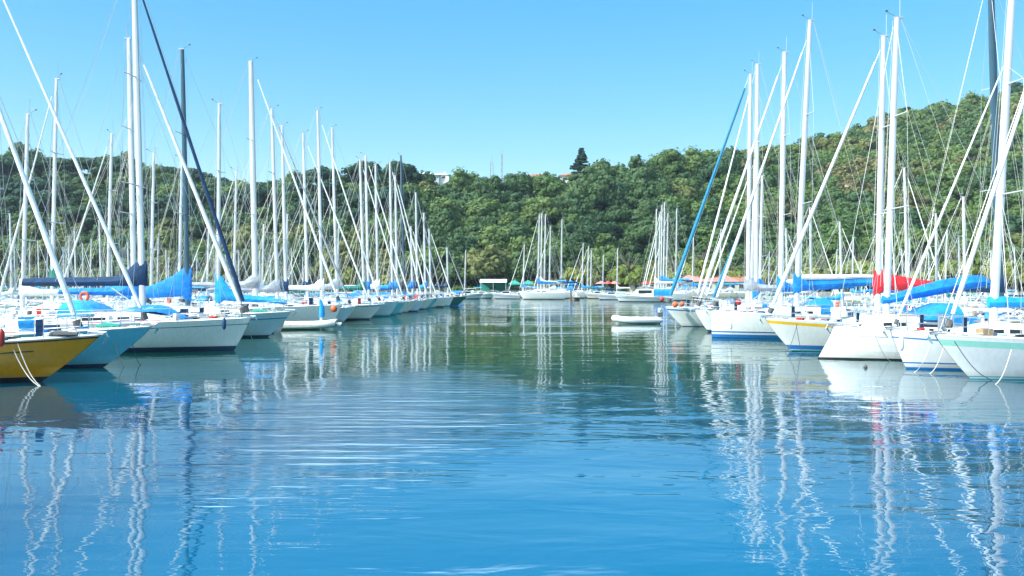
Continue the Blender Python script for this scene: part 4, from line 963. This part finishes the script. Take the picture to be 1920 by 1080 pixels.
if VV:
    A = np.concatenate(VV).astype(np.float32); lp = np.concatenate(LL).astype(np.int32); tot = np.concatenate(TT).astype(np.int32); st = np.concatenate([[0], np.cumsum(tot)[:-1]]).astype(np.int32)
    me = bpy.data.meshes.new('woodland'); me.vertices.add(len(A)); me.vertices.foreach_set('co', A.ravel()); me.loops.add(len(lp)); me.loops.foreach_set('vertex_index', lp)
    me.polygons.add(len(tot)); me.polygons.foreach_set('loop_start', st); me.polygons.foreach_set('loop_total', tot)
    for q in wm: me.materials.append(MATS[q])
    me.polygons.foreach_set('material_index', np.concatenate(MI).astype(np.int32)); me.update(calc_edges=True)
    o = bpy.data.objects.new('woodland', me); COL.objects.link(o); tag(o, 'dense wood filling the hillside between the nearer trees', 'woodland', kind='stuff')
# single trees that stand out
def tree_at(key, v, px, d, ybase, r, hs_, label, z=None):
    if z == 'slope':          # walk the slope until the crown stands where it was seen
        best = 1e9
        for dd in range(225, 415, 3):
            g_ = ground(PX(px, dd), dd); yy = HZ - (g_ + 2.0 + r * .8 - EYE) / dd * F
            if abs(yy - ybase) < best: best = abs(yy - ybase); d = dd; zz_ = g_ + 2.0
        z = zz_
    X = PX(px, d); tree(key, v, (X, d, ground(X, d) if z is None else z), r, hs_, rt.uniform(0, 6), label, None)
tree_at('cone', 0, 1090, 268, 0, 5.0, .70, 'tall layered cedar rising alone above the middle ridge', z=PZ(336, 268))
tree_at('cone', 1, 1197, 272, 0, 2.6, .95, 'small pointed conifer on the ridge past the tall cedar', z=PZ(330, 272))
tree_at('orange', 0, 958, 232, 407, 2.4, 1.0, 'small orange leaved tree on the middle slope', z='slope')
tree_at('brown', 0, 1600, 318, 325, 7.5, .8, 'broad browning tree above the bare rock patch', z='slope')
tree_at('brown', 1, 1560, 318, 352, 6.0, .8, 'second browning tree beside the bare rock patch', z='slope')
tree_at('yellow', 0, 1715, 310, 322, 4.2, 1.3, 'lone yellow tree halfway up the high hillside', z='slope')
tree_at('yellow', 1, 1825, 325, 308, 5.6, 1.3, 'wide golden tree halfway up the high hillside', z='slope')
tree_at('brown', 1, 1792, 325, 316, 5.2, .9, 'tawny crown beside the wide golden tree', z='slope')
for k, (px, yt, rr_) in enumerate([(1700, 203, 2.6), (1748, 197, 3.0), (1772, 196, 3.4), (1826, 183, 2.8), (1868, 178, 2.6), (1905, 158, 3.6), (1512, 268, 2.4), (1560, 252, 2.6), (1640, 224, 2.6), (1400, 283, 2.4)]):
    tree_at('pine', k, px, ridge(px)[1] - 3, 0, rr_, 1.5, f'umbrella pine rising above the ridge of the high hillside, {ORD[sorted([1700, 1748, 1772, 1826, 1868, 1905, 1512, 1560, 1640, 1400]).index(px)]} from the left', z=PZ(yt, ridge(px)[1]) - rr_ * 2.2)
tree_at('yellow', 0, 510, 212, 0, 3.6, 2.6, 'tall yellow green tree on the shore behind the pale masts', z=1)
QT = [1005, 1040, 1090, 1178, 1225, 1262, 1318, 1372, 1430, 1530, 1610, 1720, 1790, 1880, 170, 300, 395, 640, 60, 730]
for k, (px, r, h_) in enumerate([(1005, 2.6, 1.0), (1040, 2.8, 1.1), (1090, 5.2, 1.3), (1178, 5.6, 1.35), (1225, 4.6, 1.2), (1262, 4.4, 1.3), (1318, 6.0, 1.5), (1372, 4.8, 1.3), (1430, 4.5, 1.3), (1530, 6, 1.2), (1610, 7.5, 1.2), (1720, 5, 1.1), (1790, 6, 1.5), (1880, 6, 1.6), (170, 4, 1.2), (300, 5, 1.1), (395, 4.6, 1.2), (640, 4.5, 1.6), (60, 5, 1.3), (730, 4, 1.2)]):
    tree_at('yellow', k, px, 210, 0, r, h_, f'yellow green round topped tree on the quay, {ORD[sorted(QT).index(px)]} from the left', z=1.6)
# shrubs along the quay
VV = []; g = np.random.default_rng(4)
mb_v = []
for k in range(420):
    px = g.uniform(-100, 2050); d = g.uniform(SHORE + 3, SHORE + 9); c = np.array([PX(px, d), d, 1.2]); s = g.uniform(.6, 1.6)
    p = g.normal(size=(70, 3)); p /= np.linalg.norm(p, axis=1)[:, None]; p[:, 2] = np.abs(p[:, 2])
    pos = c + p * s * g.uniform(.7, 1.1, (70, 1)); t = g.normal(size=(70, 3)); t /= np.linalg.norm(t, axis=1)[:, None]; b2 = np.cross(t, p); w = .16
    mb_v.append(np.stack([pos - t * w - b2 * w, pos + t * w - b2 * w, pos + t * w + b2 * w, pos - t * w + b2 * w], 1))
Q = np.concatenate(mb_v).reshape(-1, 3); me = bpy.data.meshes.new('shrubs'); nq = len(Q) // 4
me.vertices.add(len(Q)); me.vertices.foreach_set('co', Q.astype(np.float32).ravel()); me.loops.add(nq * 4); me.loops.foreach_set('vertex_index', np.arange(nq * 4, dtype=np.int32))
me.polygons.add(nq); me.polygons.foreach_set('loop_start', np.arange(0, nq * 4, 4, dtype=np.int32)); me.polygons.foreach_set('loop_total', np.full(nq, 4, np.int32)); me.materials.append(MATS['leaf_dark']); me.materials.append(MATS['leaf_mid'])
me.polygons.foreach_set('material_index', (np.arange(nq) // 70 % 2).astype(np.int32)); me.update(calc_edges=True)
o = bpy.data.objects.new('shrubs', me); COL.objects.link(o); tag(o, 'low shrubs along the quay at the foot of the wood', 'shrubs', kind='stuff')
# rock patch
g = random.Random(3); mb = MB(); rows = []
d = 250
while HZ - (ground(PX(1614, d), d) + 5 - EYE) / d * F > 366: d += 2
X, z = PX(1614, d), ground(PX(1614, d), d) + 1.5
for i in range(9): rows.append([(X - 7 + 14 * j / 11 + g.uniform(-.5, .5), d - 6 - (i - 4) * .3 + g.uniform(-1.1, 1.1) + .12 * (j - 5) ** 2, z + 7.5 * i / 8 - 1 + g.uniform(-.4, .4)) for j in range(12)])
mb.grid(rows, 'rock'); mb.grid([[(p[0], p[1] + 4, p[2]) for p in r] for r in rows], 'rock', flip=True); tag(mb.build('rock_outcrop', smooth=False), 'bare brown rock face showing among the hillside trees', 'rock')

# buildings ---------------------------------------------------------------------------------------
def house(px, d, z, w, dep, h, rh, wallm, roofm, label, rz=0, nw=3, cat='house'):
    o = empty('house', (PX(px, d), d, z), R(rz))
    mb = MB(); mb.box((0, 0, h / 2 - 1), (w, dep, h + 2), wallm); mb.build('wall', o, smooth=False)
    mb = MB(); e = .4; a, b_ = w / 2 + e, dep / 2 + e
    r0 = [(-a, -b_, h), (a, -b_, h), (a, b_, h), (-a, b_, h)]; q = max(.1, w / 2 - dep / 2)
    rg = [(-q, 0, h + rh), (q, 0, h + rh)]
    mb.poly([r0[0], r0[1], rg[1], rg[0]], roofm); mb.poly([r0[1], r0[2], rg[1]], roofm); mb.poly([r0[2], r0[3], rg[0], rg[1]], roofm); mb.poly([r0[3], r0[0], rg[0]], roofm); mb.poly([(x, y, zz - .0) for x, y, zz in r0][::-1], roofm)
    rf = mb.build('roof', o, smooth=False)
    mb = MB(); mb.box((w * .2, .8, h + rh * .8), (.6, .6, 1.4), wallm); mb.build('chimney', rf, smooth=False)
    for k in range(nw):
        x = -w / 2 + (k + .5) * w / nw
        mb = MB(); mb.box((x, -dep / 2 - .02, h * .58), (w / nw * .42, .10, h * .42), 'plaster_white'); f = mb.build('window', o, smooth=False)
        mb = MB(); mb.box((x, -dep / 2 - .08, h * .58), (w / nw * .32, .04, h * .33), 'window_dark'); mb.build('pane', f, smooth=False)
    tag(o, label, cat)
house(1325, 206, .9, 14, 6, 2.6, 1.8, 'plaster', 'roof_pink', 'low quayside building with a faded red hipped roof', nw=5)
house(1384, 207, .9, 9, 6, 2.6, 1.6, 'plaster_white', 'roof_tile', 'smaller quayside building with an orange tiled roof', nw=3)
house(1205, 208, .9, 7, 5, 2.4, 1.3, 'plaster', 'roof_pink', 'small pink roofed kiosk among the yellow green trees', nw=2)
house(796, 285, PZ(342, 285), 9, 6, 2.2, 1.0, 'plaster_white', 'roof_white', 'pale roofed villa first on the ridge above the masts', rz=12)
house(826, 287, PZ(341, 287), 7, 6, 2.0, .9, 'plaster_white', 'roof_white', 'smaller pale roofed villa beside the first on the ridge', rz=-8, nw=2)
house(1008, 282, PZ(343, 282), 10, 7, 1.6, 1.3, 'plaster', 'roof_tile', 'villa with a red brown roof half sunk behind ridge trees', rz=6)
house(1074, 284, PZ(345, 284), 9, 6, 2.4, 1.2, 'plaster_white', 'roof_tile', 'white villa with a low red roof beside the tall cedar')
# shed with white roof and green tents
o = empty('boat_shed', (PX(925, 203), 204, .9)); mb = MB(); mb.grid([[(-3.2, -2.4, 2.4), (3.2, -2.4, 2.4)], [(-3.2, 0, 3.2), (3.2, 0, 3.2)], [(-3.2, 2.4, 2.4), (3.2, 2.4, 2.4)]], 'roof_white', flip=True); mb.build('roof', o, smooth=False)
for sx_ in (-3, 0, 3):
    for sy_ in (-2.2, 2.2):
        mb = MB(); mb.tube([(sx_, sy_, 0), (sx_, sy_, 2.4)], .07, 'alu_grey', n=6); mb.build('post', o)
mb = MB(); mb.box((0, 2.0, 1.1), (6, .1, 2.2), 'tent_green'); mb.build('wall', o, smooth=False); tag(o, 'open shed with a white pitched roof on the quay', 'shed')
def tent(px, w, m, label, name='tent', cat='tent'):
    d = 204; o = empty(name, (PX(px, d), d, .9)); mb = MB(); a = w / 2
    r0 = [(-a, -a, 2.1), (a, -a, 2.1), (a, a, 2.1), (-a, a, 2.1)]
    for i in range(4): mb.poly([r0[i], r0[(i + 1) % 4], (0, 0, 3.0)], m); mb.poly([r0[i], r0[(i + 1) % 4], (*r0[(i + 1) % 4][:2], 1.8), (*r0[i][:2], 1.8)], m)
    mb.build('canopy', o, smooth=False)
    for x, y, _ in r0: mb = MB(); mb.tube([(x * .97, y * .97, 0), (x * .97, y * .97, 2.1)], .05, 'alu_grey', n=5); mb.build('post', o)
    tag(o, label, cat)
tent(965, 3.2, 'tent_green', 'green market tent next to the white roofed shed'); tent(990, 3.0, 'tent_green', 'green market tent behind the middle group')
tent(1070, 3, 'canvas_blue', 'blue market tent between the yellow green trees'); tent(1300, 3, 'tent_green', 'green market tent before the red roof'); tent(1352, 3.2, 'tent_green', 'green market tent between the two red roofs')
def parasol(px, m, label):
    d = 203.5; o = empty('parasol', (PX(px, d), d, .9)); mb = MB(); n_ = 8; rim = [(1.5 * math.cos(2 * math.pi * k / n_), 1.5 * math.sin(2 * math.pi * k / n_), 2.1) for k in range(n_)]
    for k in range(n_): mb.poly([rim[k], rim[(k + 1) % n_], (0, 0, 2.8)], m)
    mb.build('canopy', o, smooth=False); mb = MB(); mb.tube([(0, 0, 0), (0, 0, 2.8)], .04, 'alu_white', n=6); mb.build('pole', o); tag(o, label, 'parasol')
parasol(1127, 'roof_pink', 'faded red parasol nearest the yellow green trees'); parasol(1140, 'stripe_red', 'deep red parasol on the quay'); parasol(1152, 'roof_pink', 'faded red parasol beside the tall thin mast'); parasol(1212, 'stripe_red', 'deep red parasol before the five clustered masts')
parasol(1270, 'roof_pink', 'faded red parasol next to the quayside building')
# lattice towers on the ridge
for (px, d, yt, w, lab) in ((922, 420, 303, 1.6, 'stubby lattice tower on the skyline'), (941, 430, 289, .7, 'taller thin lattice mast on the skyline')):
    X = PX(px, d); z0 = ground(PX(px, 262), 262) + 0; zt = PZ(yt, d); o = empty('radio_tower', (X, d, 0)); mb = MB()
    for sx_, sy_ in ((-1, -1), (1, -1), (1, 1), (-1, 1)): mb.tube([(sx_ * w, sy_ * w, z0), (sx_ * w * .35, sy_ * w * .35, zt)], .12, 'lattice', n=4)
    nst = 12
    for k in range(nst):
        a, b_ = [(z0 + (zt - z0) * q / nst) for q in (k, k + 1)]; wa, wb = [w * (1 - .65 * q / nst) for q in (k, k + 1)]
        mb.tube([(-wa, -wa, a), (wb, -wb, b_)], .09, 'lattice', n=3); mb.tube([(wa, wa, a), (-wb, wb, b_)], .09, 'lattice', n=3)
    mb.build('lattice', o); mb = MB(); mb.tube([(0, 0, zt), (0, 0, zt + 2.5)], .07, 'lattice', n=4); mb.build('antenna', o); tag(o, lab, 'radio tower')

# ------------------------------------------------------------------ light summer haze over the basin
me = bpy.data.meshes.new('haze'); HX, HY0, HY1, HB, HT = 1250, -80, 1480, -2.5, 190
vs = [(x, y, z) for z in (HB, HT) for x, y in ((-HX, HY0), (HX, HY0), (HX, HY1), (-HX, HY1))]
me.from_pydata(vs, [], [(3, 2, 1, 0), (4, 5, 6, 7), (0, 1, 5, 4), (1, 2, 6, 5), (2, 3, 7, 6), (3, 0, 4, 7)]); me.update()
hz = bpy.data.objects.new('haze', me); COL.objects.link(hz); tag(hz, 'thin summer haze over the harbour basin', 'haze', kind='stuff')
m = bpy.data.materials.new('haze_air'); m.use_nodes = True; n = m.node_tree; n.nodes.clear(); o_ = n.nodes.new('ShaderNodeOutputMaterial'); pv = n.nodes.new('ShaderNodeVolumePrincipled')
pv.inputs['Color'].default_value = (.72, .87, 1, 1); pv.inputs['Density'].default_value = .00013; pv.inputs['Anisotropy'].default_value = .2
n.links.new(pv.outputs[0], o_.inputs['Volume']); me.materials.append(m)
S.cycles.volume_bounces = 0
